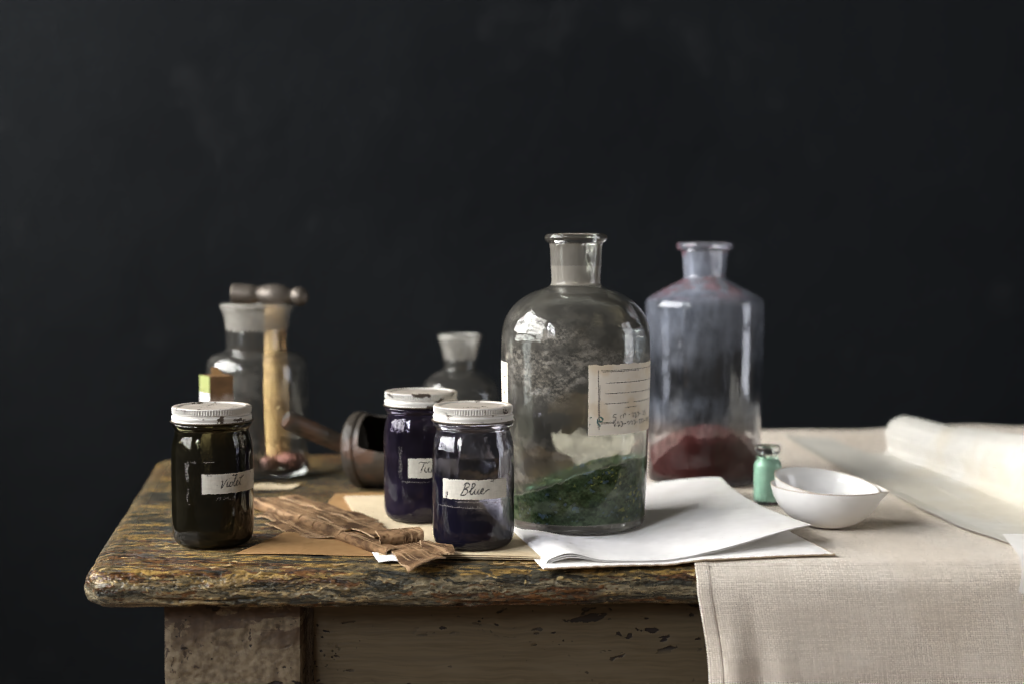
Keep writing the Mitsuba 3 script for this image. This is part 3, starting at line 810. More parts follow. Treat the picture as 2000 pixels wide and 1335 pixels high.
# white folded drawing paper under the big green bottle
def fold_sheet(dz, dxy, tip, back, roll):
    m, n = 110, 60
    a, b = np.array([0.0335 + dxy, 1.252]), np.array([0.2875 + tip, 1.327])
    dpt, c = np.array([-0.050 + dxy, 1.640]), np.array([0.2440 + back, 1.626])
    u, v = np.meshgrid(np.linspace(0, 1, m) ** 1.35, np.linspace(0, 1, n), indexing='ij')
    xy = (a * (1 - u[..., None]) + b * u[..., None]) * (1 - v[..., None]) + (dpt * (1 - u[..., None]) + c * u[..., None]) * v[..., None]
    # the front edge swings forward in the middle, the right edge is slightly hollow
    xy[..., 1] -= (1 - v) * 0.030 * np.sin(np.clip(u, 0, 1) * math.pi) ** 1.0 * (0.75 + 0.25 * u)
    xy[..., 0] -= u * 0.012 * np.sin(v * math.pi)
    hump = roll * np.exp(-((u - 0.085) / 0.075) ** 2) * (1 - np.exp(-(u / 0.028) ** 1.2)) * (1 - v) ** 1.5
    lift = 0.0020 * SSn(0.40, 0.6, u) + 0.0175 * SSn(0.40, 1.0, u) ** 1.15 * (1 - v) ** 0.6 * 1.0 + 0.016 * SSn(0.45, 1.0, u) * v ** 2
    z = 0.0046 + dz + hump + lift - 0.0012 * SSn(0.15, 0.4, u)
    z = z + 0.0007 * (meshkit.fbm(np.concatenate([xy * 16, 0 * xy[..., :1] + 0.4], -1), 3, 12) - 0.5)
    # near the fold the leaf comes up from the bottom leaf
    z = z - (0.0036 + dz) * np.clip(1 - u / 0.018, 0, 1) ** 2
    return np.concatenate([xy, z[..., None]], -1)


def SSn(a, b, x):
    t = np.clip((x - a) / (b - a), 0, 1)
    return t * t * (3 - 2 * t)


B = quad((0.0285, 1.2335, 0.0030), (0.3005, 1.2745, 0.0036), (0.236, 1.635, 0.0036), (-0.052, 1.640, 0.0030), 90, 60, lambda u, v: 0.0034 * SSn(0.40, 0.56, u) + 0.0005 * np.sin(u * 9) * (1 - v))
B = ragged_grid(B, 0.0007, 31, 'frt')
add('folded_paper__bottom_leaf', slab(B, 0.0011), 'm_white_paper', 30)
edge_path = np.vstack([B[:, 0], B[-1, :40]]) - [0, 0, 0.0005]
edge_path[:, 2] += 0.0002 * np.sin(np.arange(len(edge_path)) * 1.7)
add('folded_paper__worn_edge', tube(edge_path + np.stack([0 * edge_path[:, 0], -0.0003 + 0.0003 * rng.random(len(edge_path)), 0 * edge_path[:, 0]], 1), 0.00075 + 0.00022 * rng.random(len(edge_path)), 8), 'm_paper_edge', True)
for k, (dz, dxy, tip, back, roll) in enumerate([(0.0, 0.0, 0.0, 0.0, 0.0045), (0.0008, -0.0018, 0.0016, 0.0008, 0.0056), (0.0017, -0.0036, 0.0030, 0.0016, 0.0068)]):
    scene['folded_paper__leaf' + (f'_{k:03d}' if k else '')] = mikit.ply(slab(fold_sheet(dz, dxy, tip, back, roll), 0.00028), 'm_white_paper', smooth=30)
tag('folded_paper', 'folded white drawing paper with lifted corner under the big green bottle', 'paper')
PADZ = 0.0066

# vellum sheet with its right side rolled up
m, n = 150, 80
s = np.linspace(0, 1, m)
t = np.linspace(0, 1, n)
V2 = np.zeros((m, n, 3))
for jn, tt in enumerate(t):
    y = 1.325 + tt * (2.10 - 1.325)
    left = 0.419 + 0.06 * np.interp(tt, [0, 0.1, 0.25, 0.45, 1], [1, 0.63, 0.42, 0.30, -0.08])
    yl = y
    axis_x = np.interp(y, [1.30, 1.45, 1.93, 2.10], [0.640, 0.622, 0.572, 0.555])
    r = np.interp(y, [1.30, 1.50, 1.93, 2.10], [0.046, 0.040, 0.0285, 0.027])
    # cross-section: a flat sheet that swells up into a loose roll; tighter and undercut at the far end
    near = np.array([(-2.5, 0.0), (-1.75, 0.07), (-1.25, 0.42), (-0.92, 1.05), (-0.60, 1.62), (0.0, 2.0), (0.65, 1.70), (0.98, 1.0), (0.70, 0.30), (0.0, 0.10)])
    far = np.array([(-2.0, 0.0), (-1.05, 0.02), (-0.86, 0.35), (-0.99, 1.0), (-0.72, 1.68), (0.0, 2.0), (0.70, 1.70), (0.99, 1.0), (0.70, 0.30), (0.0, 0.06)])
    mixk = SSn(0.05, 0.62, tt)
    kn = near * (1 - mixk) + far * mixk
    px_, pz_ = axis_x + kn[:, 0] * r, 0.0045 + kn[:, 1] * r
    px_, pz_ = np.r_[left, left + (px_[0] - left) * 0.5, px_], np.r_[0.0045, 0.0045, pz_]
    cl_ = np.r_[0, np.cumsum(np.hypot(np.diff(px_), np.diff(pz_)))]
    sk = s * cl_[-1]
    x, z = PchipInterpolator(cl_, px_)(sk), PchipInterpolator(cl_, pz_)(sk)
    d, flat = sk, cl_[2]
    yy = y + 0 * d
    if tt > 0:
        # the roll ends short of the sheet's back edge
        lim = np.where(d < flat - 0.01, 2.115, 1.945)
        yy = 1.325 + tt * (lim - 1.325)
    V2[:, jn] = np.stack([x, yy, z], 1)
V2[..., 2] += 0.0022 * meshkit.fbm(V2 * [10, 10, 10] + 4, 3, 2)
V2[0, :, 2] += 0.0006
curl = np.clip(1 - s / 0.07, 0, 1)[:, None] * (0.0022 + 0.0012 * np.exp(-((t - 0.25) / 0.2) ** 2))[None]
V2[..., 2] += curl
V2[..., 2] += (np.clip(1 - s / 0.3, 0, 1)[:, None] * np.clip((t - 0.85) / 0.15, 0, 1)[None]) * 0.004
add('vellum_roll', slab(V2, 0.0003), 'm_vellum', 40, 'cream vellum sheet with its right side curled into a thick roll', 'paper')

# a white sheet that hangs off the front edge at the far right
S = np.linspace(0, 1, 60)
H = np.zeros((30, 60, 3))
for a, uu in enumerate(np.linspace(0, 0.30, 30)):
    dist = S * 0.40
    top = 0.125
    y0 = 1.362
    yf = FRONT_Y(0.5) + 0.018
    y = np.where(dist < y0 - yf, y0 - dist, 0)
    over = dist >= y0 - yf
    th = np.clip((dist - (y0 - yf)) / 0.035, 0, 1) * math.pi / 2
    y = np.where(over, yf - 0.027 * np.sin(th), y)
    z = 0.0085 - np.where(over, 0.022 * (1 - np.cos(th)) + np.maximum(dist - (y0 - yf) - 0.035, 0), 0)
    x = 0.4885 - 0.20 * dist + uu
    H[a] = np.stack([x, y + 0 * x, z], 1)
add('white_sheet', slab(H[:, ::-1], 0.0003), 'm_white_paper', 30, 'plain white sheet hanging over the table edge at the far right corner', 'paper')


# ------------------------------------------------------------------ glass vessels
def vessel(key, c, outer, inner, m_out, m_in, n=144, wob=0.00022, seed=1, step=0.0022):
    o, i = resample(outer, step), resample(inner, step)
    scene[key + '__glass'] = mikit.ply(lathe(o, c, n, wob, seed), m_in, smooth=50)
    scene[key + '__inner_wall'] = mikit.ply(lathe(i, c, n, wob, seed + 40), m_out, smooth=50)
    oo = np.asarray(o)
    top = oo[: int(np.argmax(oo[:, 1])) + 1]
    zz, k = np.unique(top[:, 1], return_index=True)
    return lambda z: np.interp(z, zz, top[k, 0])


JAR_OUT = [(0, 0.0016), (0.020, 0.0010), (0.0275, 0.0), (0.0325, 0.0008), (0.0368, 0.0042), (0.0390, 0.0105), (0.0396, 0.019), (0.0397, 0.055), (0.0396, 0.0905), (0.0390, 0.0975), (0.0375, 0.1045), (0.0362, 0.1095),
           (0.0358, 0.1128), (0.0364, 0.1150), (0.0380, 0.1164), (0.0386, 0.1188), (0.0380, 0.1212), (0.0362, 0.1222), (0.0354, 0.1235), (0.0354, 0.1325), (0.0348, 0.1340), (0.0338, 0.1343)]
JAR_IN = [(0.0338, 0.1343), (0.0330, 0.1338), (0.0328, 0.1315), (0.0328, 0.112), (0.0334, 0.108), (0.0352, 0.1015), (0.0368, 0.0945), (0.0373, 0.0885), (0.0374, 0.055), (0.0373, 0.019), (0.0364, 0.0115), (0.0335, 0.0072), (0.026, 0.0058), (0, 0.0068)]


def lid_mesh(c, teeth=92):
    h = 0.1368
    prof = resample([(0, h - 0.0012), (0.0295, h - 0.0012), (0.0310, h - 0.0016), (0.0318, h - 0.0014), (0.0328, h - 0.0002), (0.0355, h), (0.0374, h - 0.0004), (0.0384, h - 0.0014), (0.0386, h - 0.0022),
                     (0.0386, h - 0.0062), (0.0383, h - 0.0068), (0.0374, h - 0.0076), (0.0374, h - 0.0082), (0.0385, h - 0.0092), (0.0390, h - 0.0108), (0.0387, h - 0.0124), (0.0386, h - 0.0137), (0.0392, h - 0.0142)], 0.0004)

    def knurl(r, z, a):
        zz = z
        band = SSn(h - 0.0068, h - 0.0060, zz) * (1 - SSn(h - 0.0023, h - 0.0013, zz)) * (r > 0.036)
        return r - 0.0013 * band * (0.5 + 0.5 * np.cos(a * teeth)) ** 1.2
    outer = lathe(prof[::-1], c, teeth * 8, rmod=knurl)
    inner = lathe([(0, h - 0.0024), (0.0369, h - 0.0026), (0.0371, h - 0.0140)], c, 128)
    return merge((outer[0], outer[1]), (inner[0], inner[1]))


def lid_rim(c):
    h = 0.1368
    return lathe(resample([(0.0371, h - 0.0141), (0.0396, h - 0.01435), (0.0405, h - 0.0148), (0.0404, h - 0.0153), (0.0394, h - 0.0155), (0.0371, h - 0.0151)][::-1], 0.0004), c, 128)


def jar(key, c, m_out, m_in, a0, a1, zl, hl, seed, label, text, **pen):
    rf = vessel(key, c, JAR_OUT, JAR_IN, m_out, m_in, seed=seed, wob=0.00028)
    scene[key + '__lid'] = mikit.ply(lid_mesh(c), 'm_lid', smooth=40)
    scene[key + '__lid__rim'] = mikit.ply(lid_rim(c), 'm_lid_rim', smooth=40)
    scene[key + '__tape_label'] = mikit.ply(side_patch(c, rf, a0, a1, zl - hl / 2, zl + hl / 2, ragged=(0.0004, 0.0005, 0.0011, 0.0009), seed=seed), 'm_tape', smooth=30)
    scene[key + '__tape_label__handwriting'] = mikit.ply(strokes_on(c, rf, pen['a'], zl + pen.get('dz', 0), text, pen['size'], pen['w'], 0.00045, pen.get('slant', 0), pen.get('rise', 0)), 'm_ink', smooth=False)
    tag(key, label, 'jar', 'screw-lid glass jars of pigment')
    # raised measuring lines moulded in the glass
    return rf


TX_BLUE = [[(0.28, 0.92), (0.18, 0.45), (0.02, -0.08)], [(0.14, 0.82), (0.36, 1.02), (0.58, 0.92), (0.50, 0.66), (0.24, 0.50), (0.46, 0.46), (0.54, 0.22), (0.36, 0.0), (0.06, -0.04), (-0.08, 0.02)],
           [(0.66, 0.18), (0.92, 0.52), (1.06, 0.94), (0.96, 0.98), (0.84, 0.52), (0.82, 0.12), (0.94, 0.02), (1.10, 0.22), (1.22, 0.46), (1.16, 0.16), (1.24, 0.02), (1.40, 0.20), (1.52, 0.46), (1.46, 0.14), (1.56, 0.02), (1.70, 0.16), (1.88, 0.38), (1.82, 0.50), (1.72, 0.36), (1.74, 0.10), (1.90, 0.02), (2.10, 0.16), (2.30, 0.34), (2.48, 0.36)]]
TX_VIOLET = [[(-0.06, 0.62), (0.06, 0.66), (0.12, 0.42), (0.12, 0.0), (0.30, 0.32), (0.46, 0.66), (0.54, 0.72)], [(0.66, 0.48), (0.60, 0.14), (0.66, 0.02), (0.78, 0.14)], [(0.72, 0.72), (0.75, 0.75)],
             [(1.02, 0.44), (0.90, 0.34), (0.86, 0.10), (0.98, 0.0), (1.10, 0.16), (1.10, 0.38), (1.00, 0.44), (1.18, 0.36), (1.34, 0.60), (1.46, 0.98), (1.38, 1.04), (1.30, 0.62), (1.28, 0.14), (1.38, 0.0), (1.56, 0.18), (1.68, 0.36), (1.62, 0.46), (1.52, 0.32), (1.56, 0.06), (1.70, 0.02), (1.86, 0.22), (1.98, 0.50), (2.06, 0.84), (1.96, 0.40), (1.98, 0.06), (2.10, 0.06)],
             [(1.80, 0.66), (2.05, 0.70), (2.38, 0.86)], [(-0.36, 0.30), (-0.34, 0.32)], [(-0.62, 0.26), (-0.60, 0.27)]]
TX_TU = [[(-0.10, 0.84), (0.02, 0.94), (0.40, 0.92), (0.86, 1.0)], [(0.42, 0.92), (0.30, 0.46), (0.18, 0.0)], [(0.62, 0.44), (0.54, 0.12), (0.64, 0.02), (0.80, 0.24), (0.90, 0.46), (0.86, 0.12), (0.96, 0.02), (1.12, 0.24)], [(1.20, 0.46), (1.14, 0.04)], [(1.18, 0.30), (1.32, 0.44), (1.42, 0.40)]]

jar('blue_jar', (-0.0375, 1.3275, BK), 'm_glass_blue', 'm_film_blue', -46, 52, 0.0602, 0.0186, 3, 'see-through violet-blue glass jar with white lid, labelled Blue', TX_BLUE, a=-17, size=0.0108, w=0.0010, dz=-0.0048, slant=0.18, rise=0.03)
jar('violet_jar', (-0.2960, 1.3560, 0.0012), 'm_glass_olive', 'm_film_olive', -15, 84, 0.0645, 0.0190, 11, 'nearly black olive glass jar with white lid, labelled Violet', TX_VIOLET, a=10, size=0.0105, w=0.0009, dz=-0.0040, slant=0.22, rise=0.06)
jar('dark_jar', (-0.0968, 1.4640, BK), 'm_glass_violet', 'm_film_tu', -20, 66, 0.0595, 0.0205, 23, 'dark purple glass jar behind the one labelled Blue, its label half hidden', TX_TU, a=-4, size=0.0115, w=0.0009, dz=-0.0045, slant=0.12)


def powder(key, c, rfun, z0, ztop, mat, label, cat, n=96, nr=34, seed=0, amp=0.002, group=None):
    """A heap that fills a round vessel: ztop(x, y) in the vessel's frame; rfun(z) the vessel's inner radius."""
    f, r = facing(c)
    a = np.arange(n) * 2 * math.pi / n
    rings = np.linspace(0, 1, nr)
    R0 = rfun(z0 + 0.01)
    X = rings[:, None] * R0 * np.sin(a)[None]
    Y = -rings[:, None] * R0 * np.cos(a)[None]
    Z = np.maximum(ztop(X, Y) + amp * (meshkit.fbm(np.stack([X * 90 + seed, Y * 90, 0 * X], -1), 4, seed) - 0.5) * 2, z0 + 0.0015)
    top = np.stack([X, Y, Z], -1)
    m = 24
    w = np.linspace(1, 0, m)[1:]
    sidez = z0 + (Z[-1][None] - z0) * w[:, None]
    sr = np.minimum(rfun(sidez), 1.0)
    side = np.stack([sr * np.sin(a), -sr * np.cos(a), sidez], -1)
    top[-1, :, 0], top[-1, :, 1] = rfun(Z[-1]) * np.sin(a), -rfun(Z[-1]) * np.cos(a)
    bot = np.stack([np.sin(a) * 0, np.cos(a) * 0, 0 * a + z0], -1)[None]
    G = np.concatenate([top, side, bot], 0)
    W = np.array(c) + G[..., 0:1] * r - G[..., 1:2] * f + G[..., 2:] * [0, 0, 1]
    M = len(G)
    i, j = np.meshgrid(np.arange(M - 1), np.arange(n), indexing='ij')
    fc = np.stack([i * n + j, (i + 1) * n + j, (i + 1) * n + (j + 1) % n, i * n + (j + 1) % n], -1).reshape(-1, 4)
    tri = np.vstack([fc[:, [0, 1, 2]], fc[:, [0, 2, 3]]])
    p = W.reshape(-1, 3)[tri]
    tri = tri[np.linalg.norm(np.cross(p[:, 1] - p[:, 0], p[:, 2] - p[:, 0]), axis=1) > 1e-13]
    add(key, (W.reshape(-1, 3), tri), mat, 60, label, cat, group)


def inner_radius(prof, gap):
    p = resample(prof, 0.002)[::-1]
    zz, k = np.unique(p[:, 1], return_index=True)
    return lambda z: np.maximum(np.interp(z, zz, p[k, 0]) - gap, 0.0005)


jr = inner_radius(JAR_IN, 0.0006)
powder('blue_powder', (-0.0375, 1.3275, BK), jr, 0.0076, lambda x, y: 0.0145 - 0.14 * x + 0.05 * y, 'm_blue_powder', 'blue-black pigment left in the bottom of the jar labelled Blue', 'pigment')
powder('purple_powder', (-0.0968, 1.4640, BK), jr, 0.0076, lambda x, y: 0.030 - 0.05 * x, 'm_blue_powder', 'dark purple pigment in the bottom of the rear purple jar', 'pigment')

# dried residue and moulded lines on the jars
def residue(key, c, marks, seed):
    rf = lambda z: np.interp(z, [0.0105, 0.019, 0.055, 0.0905, 0.0975], [0.0390, 0.0396, 0.0397, 0.0396, 0.0390])
    g = np.random.default_rng(seed)
    parts = []
    for a, z, da, dz, k in marks:
        if dz < 0.001 and da > 6:
            x = np.linspace(0, math.radians(2 * da) * 0.0397, 14)
            parts.append(strokes_on(c, rf, a - da, z, [np.stack([x, 0.0006 * meshkit.noise(np.stack([x * 260, 0 * x, 0 * x], -1), seed) - 0.03 * x], 1)], 1.0, 0.00032, 0.0003))
            k = k // 4
        for _ in range(k):
            a1, z1 = a + g.uniform(-da, da), z + g.uniform(-dz, dz)
            L, s_ = g.uniform(0.0006, 0.0022), g.uniform(-1.3, 1.3)
            parts.append(strokes_on(c, rf, a1, z1, [[(0, 0), (L * 0.5 * math.cos(s_), L * 0.5 * math.sin(s_)), (L * math.cos(s_ + 0.5), L * math.sin(s_ + 0.5))]], 1.0, g.uniform(0.00015, 0.0004), 0.0003))
    scene[key + '__dried_residue'] = mikit.ply(merge(*parts), 'm_residue', smooth=False)
    labels[key + '__dried_residue'] = {'kind': 'stuff'}


residue('violet_jar', (-0.2960, 1.3560, 0.0012), [(-38, 0.076, 3, 0.009, 55), (-37, 0.052, 1.5, 0.008, 16), (18, 0.050, 14, 0.0012, 26), (-28, 0.0855, 4, 0.0003, 6), (-5, 0.0855, 8, 0.0003, 12)], 3)
residue('blue_jar', (-0.0375, 1.3275, BK), [(-22, 0.0435, 34, 0.0005, 60), (4, 0.0485, 30, 0.0006, 26), (58, 0.062, 3, 0.013, 46)], 4)
residue('dark_jar', (-0.0968, 1.4640, BK), [(-34, 0.064, 3, 0.016, 60), (-10, 0.045, 20, 0.0008, 40)], 5)

# ---- big green-tinged bottle
GC = (0.0660, 1.4300, PADZ + 0.0004)
GZ = GC[2]
G_OUT = [(0, 0.0025), (0.045, 0.0015), (0.062, 0.0), (0.0690, 0.0012), (0.0716, 0.0050), (0.0722, 0.0120), (0.0732, 0.030), (0.0756, 0.110), (0.0768, 0.165), (0.0769, 0.186), (0.0762, 0.2000), (0.0735, 0.2115), (0.0672, 0.2225), (0.0580, 0.2318), (0.0450, 0.2395), (0.0335, 0.2436), (0.0275, 0.2462), (0.0254, 0.2490), (0.0252, 0.2530), (0.0262, 0.2700), (0.0273, 0.2880), (0.0283, 0.2905), (0.0315, 0.2925), (0.0325, 0.2955), (0.0315, 0.2985), (0.0270, 0.3000)]
G_IN = [(0.0270, 0.3000), (0.0243, 0.2990), (0.0238, 0.2960), (0.0212, 0.2500), (0.0215, 0.2465), (0.0260, 0.2425), (0.0370, 0.2380), (0.0480, 0.2325), (0.0575, 0.2255), (0.0655, 0.2150), (0.0708, 0.2035), (0.0730, 0.1900), (0.0733, 0.165), (0.0722, 0.110), (0.0698, 0.030), (0.0688, 0.0150), (0.0660, 0.0092), (0.055, 0.0075), (0, 0.0095)]
grf = vessel('green_bottle', GC, G_OUT, G_IN, 'm_glass_green', 'm_film_green', 176, 0.0003, 5)
tag('green_bottle', 'big round-shouldered open bottle holding green powder, torn paper label on its side', 'bottle', 'old apothecary bottles')


def torn(key, a0, a1, z0, z1, mat, rag, seed, **k):
    scene[key] = mikit.ply(side_patch(GC, grf, a0, a1, z0, z1, ragged=rag, seed=seed, n=(90, 60), **k), mat, smooth=30)


torn('green_bottle__paper_label', 9.5, 98, 0.1005, 0.1705, 'm_label', (0.0008, 0.001, 0.0005, 0.0022), 61)
torn('green_bottle__paper_label_001', -118, -63.5, 0.1000, 0.1695, 'm_label', (0.0008, 0.0004, 0.0005, 0.0016), 67)
scene['green_bottle__label_back'] = mikit.ply(side_sheet(GC, grf, 166, 204, 0.084, 0.127), 'm_label_back', smooth=True)
labels['green_bottle__paper_label'] = {'label': 'torn cream label with ruled lines and faint handwriting'}

RG = float(grf(np.array(0.135)))
A = lambda x: math.degrees(x / RG)
lab0 = 9.5


def ruled(x0, x1, z, w=0.0007, rise=0.0):
    return [(x0, z), (x1, z + rise)]


seg = []
seg += [ruled(0.0125, 0.108, 0.0645), ruled(0.0135, 0.060, 0.0632), ruled(0.0175, 0.108, 0.0520), ruled(0.0165, 0.046, 0.0415), ruled(0.048, 0.106, 0.0415), ruled(0.0165, 0.045, 0.0315), ruled(0.052, 0.106, 0.0315)]
seg += [[(0.0100, 0.0645), (0.0100, 0.006)], [(0.0113, 0.0500), (0.0113, 0.006)], [(0.0125, 0.0118), (0.027, 0.0118)], [(0.0125, 0.0130), (0.027, 0.0130)]]
scene['green_bottle__paper_label__ruled_lines'] = mikit.ply(strokes_on(GC, grf, lab0, 0.1005, seg, 1.0, 0.00070, 0.00055), 'm_ink_grey', smooth=False)
hand = [[(0.040, 0.0268), (0.058, 0.0268)]]
rr = np.random.default_rng(5)


def scribble(x0, x1, z, h, n):
    """Illegible pen strokes as on the label: short hooks and arches."""
    out, x = [], x0
    for k in range(n):
        w = (x1 - x0) / n
        if k % 4 == 3:
            out.append([(x, z + h * 0.4), (x + w * 0.6, z + h * 0.45)])
        else:
            out.append([(x, z + h * rr.uniform(0.5, 0.9)), (x + w * 0.25, z + h), (x + w * 0.5, z + h * rr.uniform(0.3, 0.7)), (x + w * 0.3, z + rr.uniform(-0.3, 0.2) * h), (x + w * 0.8, z + h * rr.uniform(0.1, 0.6))])
        x += w * rr.uniform(0.9, 1.1)
    return out


hand += [[(0.0262, 0.0205), (0.0302, 0.0208)], [(0.0268, 0.0203), (0.0262, 0.0180), (0.0290, 0.0175), (0.0288, 0.0150), (0.0258, 0.0146)], [(0.0315, 0.0152), (0.0317, 0.0154)], [(0.0352, 0.0200), (0.0350, 0.0160)], [(0.0382, 0.0202), (0.0384, 0.0165)], [(0.0384, 0.0200), (0.0410, 0.0202), (0.0412, 0.0188)]]
hand += [[(0.0450, 0.0190), (0.0472, 0.0190)]] + scribble(0.050, 0.078, 0.0165, 0.0042, 6)
hand += scribble(0.0262, 0.092, 0.0088, 0.0042, 15)
scene['green_bottle__paper_label__handwriting'] = mikit.ply(strokes_on(GC, grf, lab0, 0.1005, hand, 1.0, 0.00075, 0.00062), 'm_ink', smooth=False)
stamp = [[(0.0105, 0.0175), (0.0092, 0.0150), (0.0095, 0.0125), (0.0112, 0.0108), (0.0118, 0.0090)], [(0.0112, 0.0180), (0.0140, 0.0172), (0.0148, 0.0152), (0.0128, 0.0142), (0.0105, 0.0146)], [(0.0015, 0.0178), (0.0036, 0.0185)], [(0.0012, 0.0118), (0.0018, 0.0110)]]
scene['green_bottle__paper_label__stamp'] = mikit.ply(strokes_on(GC, grf, lab0, 0.1005, stamp, 1.0, 0.0013, 0.00066), 'm_ink_green', smooth=False)
k_pen = [[(-0.0070, 0.046), (-0.0105, 0.041), (-0.0070, 0.036)], [(-0.012, 0.055), (-0.004, 0.055)], [(-0.012, 0.0235), (-0.003, 0.0230)], [(-0.0118, 0.046), (-0.0116, 0.036)]]
scene['green_bottle__paper_label_001__handwriting'] = mikit.ply(strokes_on(GC, grf, -63.5, 0.1000, k_pen, 1.0, 0.0008, 0.00055), 'm_ink', smooth=False)

gr_in = inner_radius(G_IN, 0.0007)
powder('green_powder', GC, gr_in, 0.0105, lambda x, y: 0.052 + 0.25 * x - 0.0014 * 0 + 0.012 * np.sin(x * 30 + 0.5) * 0.35 - 0.08 * y, 'm_green_powder', 'dark green powder with blue and yellow crumbs heaped in the big bottle', 'pigment', 144, 50, 3, 0.0035)

# ---- red powder bottle with a sloping shoulder
RC = (0.2405, 1.7270, 0.0036)
R_OUT = [(0, 0.0025), (0.045, 0.0015), (0.0610, 0.0), (0.0670, 0.0015), (0.0690, 0.0055), (0.0695, 0.014), (0.0712, 0.080), (0.0732, 0.160), (0.0737, 0.205), (0.0736, 0.2185), (0.0728, 0.2240), (0.0705, 0.2278), (0.0600, 0.2345), (0.0420, 0.2440), (0.0310, 0.2498), (0.0265, 0.2525), (0.0254, 0.2550), (0.0262, 0.2620), (0.0285, 0.2850), (0.0295, 0.2868), (0.0345, 0.2882), (0.0353, 0.2925), (0.0342, 0.2966), (0.0290, 0.2975)]
R_IN = [(0.0290, 0.2975), (0.0262, 0.2960), (0.0258, 0.2930), (0.0222, 0.2560), (0.0225, 0.2520), (0.0290, 0.2470), (0.0420, 0.2400), (0.0600, 0.2300), (0.0680, 0.2250), (0.0702, 0.2180), (0.0704, 0.205), (0.0698, 0.160), (0.0678, 0.080), (0.0660, 0.016), (0.0630, 0.0100), (0.052, 0.0085), (0, 0.0100)]
vessel('red_bottle', RC, R_OUT, R_IN, 'm_glass_grey', 'm_film_red', 144, 0.0003, 15)
tag('red_bottle', 'cloudy bluish bottle with sloping shoulders holding dark red powder', 'bottle', 'old apothecary bottles')
powder('red_powder', RC, inner_radius(R_IN, 0.0007), 0.0110, lambda x, y: 0.068 - 5.5 * (x - 0.006) ** 2 - 3.0 * y ** 2, 'm_red_powder', 'dark red powder heaped in a mound in the cloudy bottle', 'pigment', 120, 40, 9, 0.003)

# ---- frosted-neck flask holding the hammer
FC = (-0.3312, 1.7940, 0.0006)
F_OUT = [(0, 0.002), (0.045, 0.001), (0.056, 0.0), (0.0625, 0.0015), (0.0650, 0.0060), (0.0655, 0.014), (0.0655, 0.125), (0.0650, 0.1380), (0.0628, 0.1480), (0.0575, 0.1550), (0.0490, 0.1588), (0.0425, 0.1608), (0.0400, 0.1640), (0.0398, 0.1700), (0.0400, 0.1880), (0.0412, 0.1990), (0.0432, 0.2090), (0.0455, 0.2140), (0.0472, 0.2170), (0.0470, 0.2205), (0.0440, 0.2222)]
F_JOINT = [(0.0440, 0.2222), (0.0412, 0.2215), (0.0402, 0.2180), (0.0358, 0.1880)]
F_IN = [(0.0358, 0.1880), (0.0362, 0.1870), (0.0368, 0.1700), (0.0372, 0.1620), (0.0420, 0.1572), (0.0520, 0.1540), (0.0590, 0.1480), (0.0620, 0.1370), (0.0626, 0.125), (0.0626, 0.016), (0.0600, 0.0090), (0.050, 0.0070), (0, 0.0085)]
vessel('hammer_flask', FC, F_OUT, F_IN, 'm_glass_clear', 'm_film_flask', 128, 0.00014, 25)
scene['hammer_flask__frosted_neck'] = mikit.ply(lathe(resample(F_JOINT, 0.002), FC, 128), 'm_frost', smooth=50)
frf = lambda z: np.interp(z, [0, 0.014, 0.125, 0.138], [0.062, 0.0655, 0.0655, 0.065])
scene['hammer_flask__label_back'] = mikit.ply(side_sheet(FC, frf, 142, 222, 0.048, 0.124), 'm_label_back', smooth=True)
tag('hammer_flask', 'clear round flask with a frosted flared neck holding a hammer', 'bottle', 'old apothecary bottles')

# ---- small flask far behind the jars
SC = (-0.0702, 1.8600, 0.0006)
S_OUT = [(0, 0.002), (0.034, 0.001), (0.046, 0.0), (0.0515, 0.0015), (0.0535, 0.006), (0.0538, 0.014), (0.0538, 0.086), (0.0530, 0.0990), (0.0500, 0.1090), (0.0440, 0.1180), (0.0340, 0.1258), (0.0262, 0.1295), (0.0225, 0.1325), (0.0217, 0.1370), (0.0216, 0.1440), (0.0240, 0.1560), (0.0272, 0.1680), (0.0292, 0.1712), (0.0298, 0.1745), (0.0290, 0.1778), (0.0265, 0.1786)]
S_JOINT = [(0.0265, 0.1786), (0.0248, 0.1775), (0.0242, 0.1740), (0.0190, 0.1445)]
S_IN = [(0.0190, 0.1445), (0.0192, 0.1435), (0.0194, 0.1340), (0.0215, 0.1285), (0.0320, 0.1230), (0.0415, 0.1160), (0.0475, 0.1070), (0.0503, 0.0980), (0.0510, 0.086), (0.0510, 0.016), (0.049, 0.0090), (0.040, 0.007), (0, 0.0085)]
vessel('small_flask', SC, S_OUT, S_IN, 'm_glass_clear', 'm_film_flask', 112, 0.00025, 35)
scene['small_flask__frosted_neck'] = mikit.ply(lathe(resample(S_JOINT, 0.002), SC, 112), 'm_frost', smooth=50)
tag('small_flask', 'small empty clear flask with a flared frosted neck, half hidden behind the jars', 'bottle', 'old apothecary bottles')

# ---- mint vial
VC = (0.2905, 1.5590, 0.0034)
V_OUT = [(0, 0.0012), (0.010, 0.0006), (0.0135, 0.0), (0.0152, 0.0010), (0.0158, 0.0035), (0.0158, 0.040), (0.0156, 0.0435), (0.0142, 0.0480), (0.0122, 0.0515), (0.0115, 0.0545), (0.0116, 0.0580), (0.0138, 0.0592), (0.0144, 0.0625), (0.0142, 0.0655), (0.0128, 0.0670), (0.0112, 0.0672)]
V_IN = [(0.0112, 0.0672), (0.0098, 0.0664), (0.0094, 0.0640), (0.0094, 0.0545), (0.0102, 0.0505), (0.0124, 0.0468), (0.0138, 0.0430), (0.0140, 0.040), (0.0140, 0.007), (0.0128, 0.0042), (0.009, 0.0036), (0, 0.0042)]
film('m_film_vial', lambda p, n, uv: MIX((0.38, 0.66, 0.50), (0.52, 0.79, 0.64), F(p.x * 200, p.y * 200, p.z * 200, 3)), lambda p, n, uv: 0.5 * SS(0.0565, 0.0545, p.z) * SS(0.0075, 0.0085, p.z), GLASS_T['clear'])
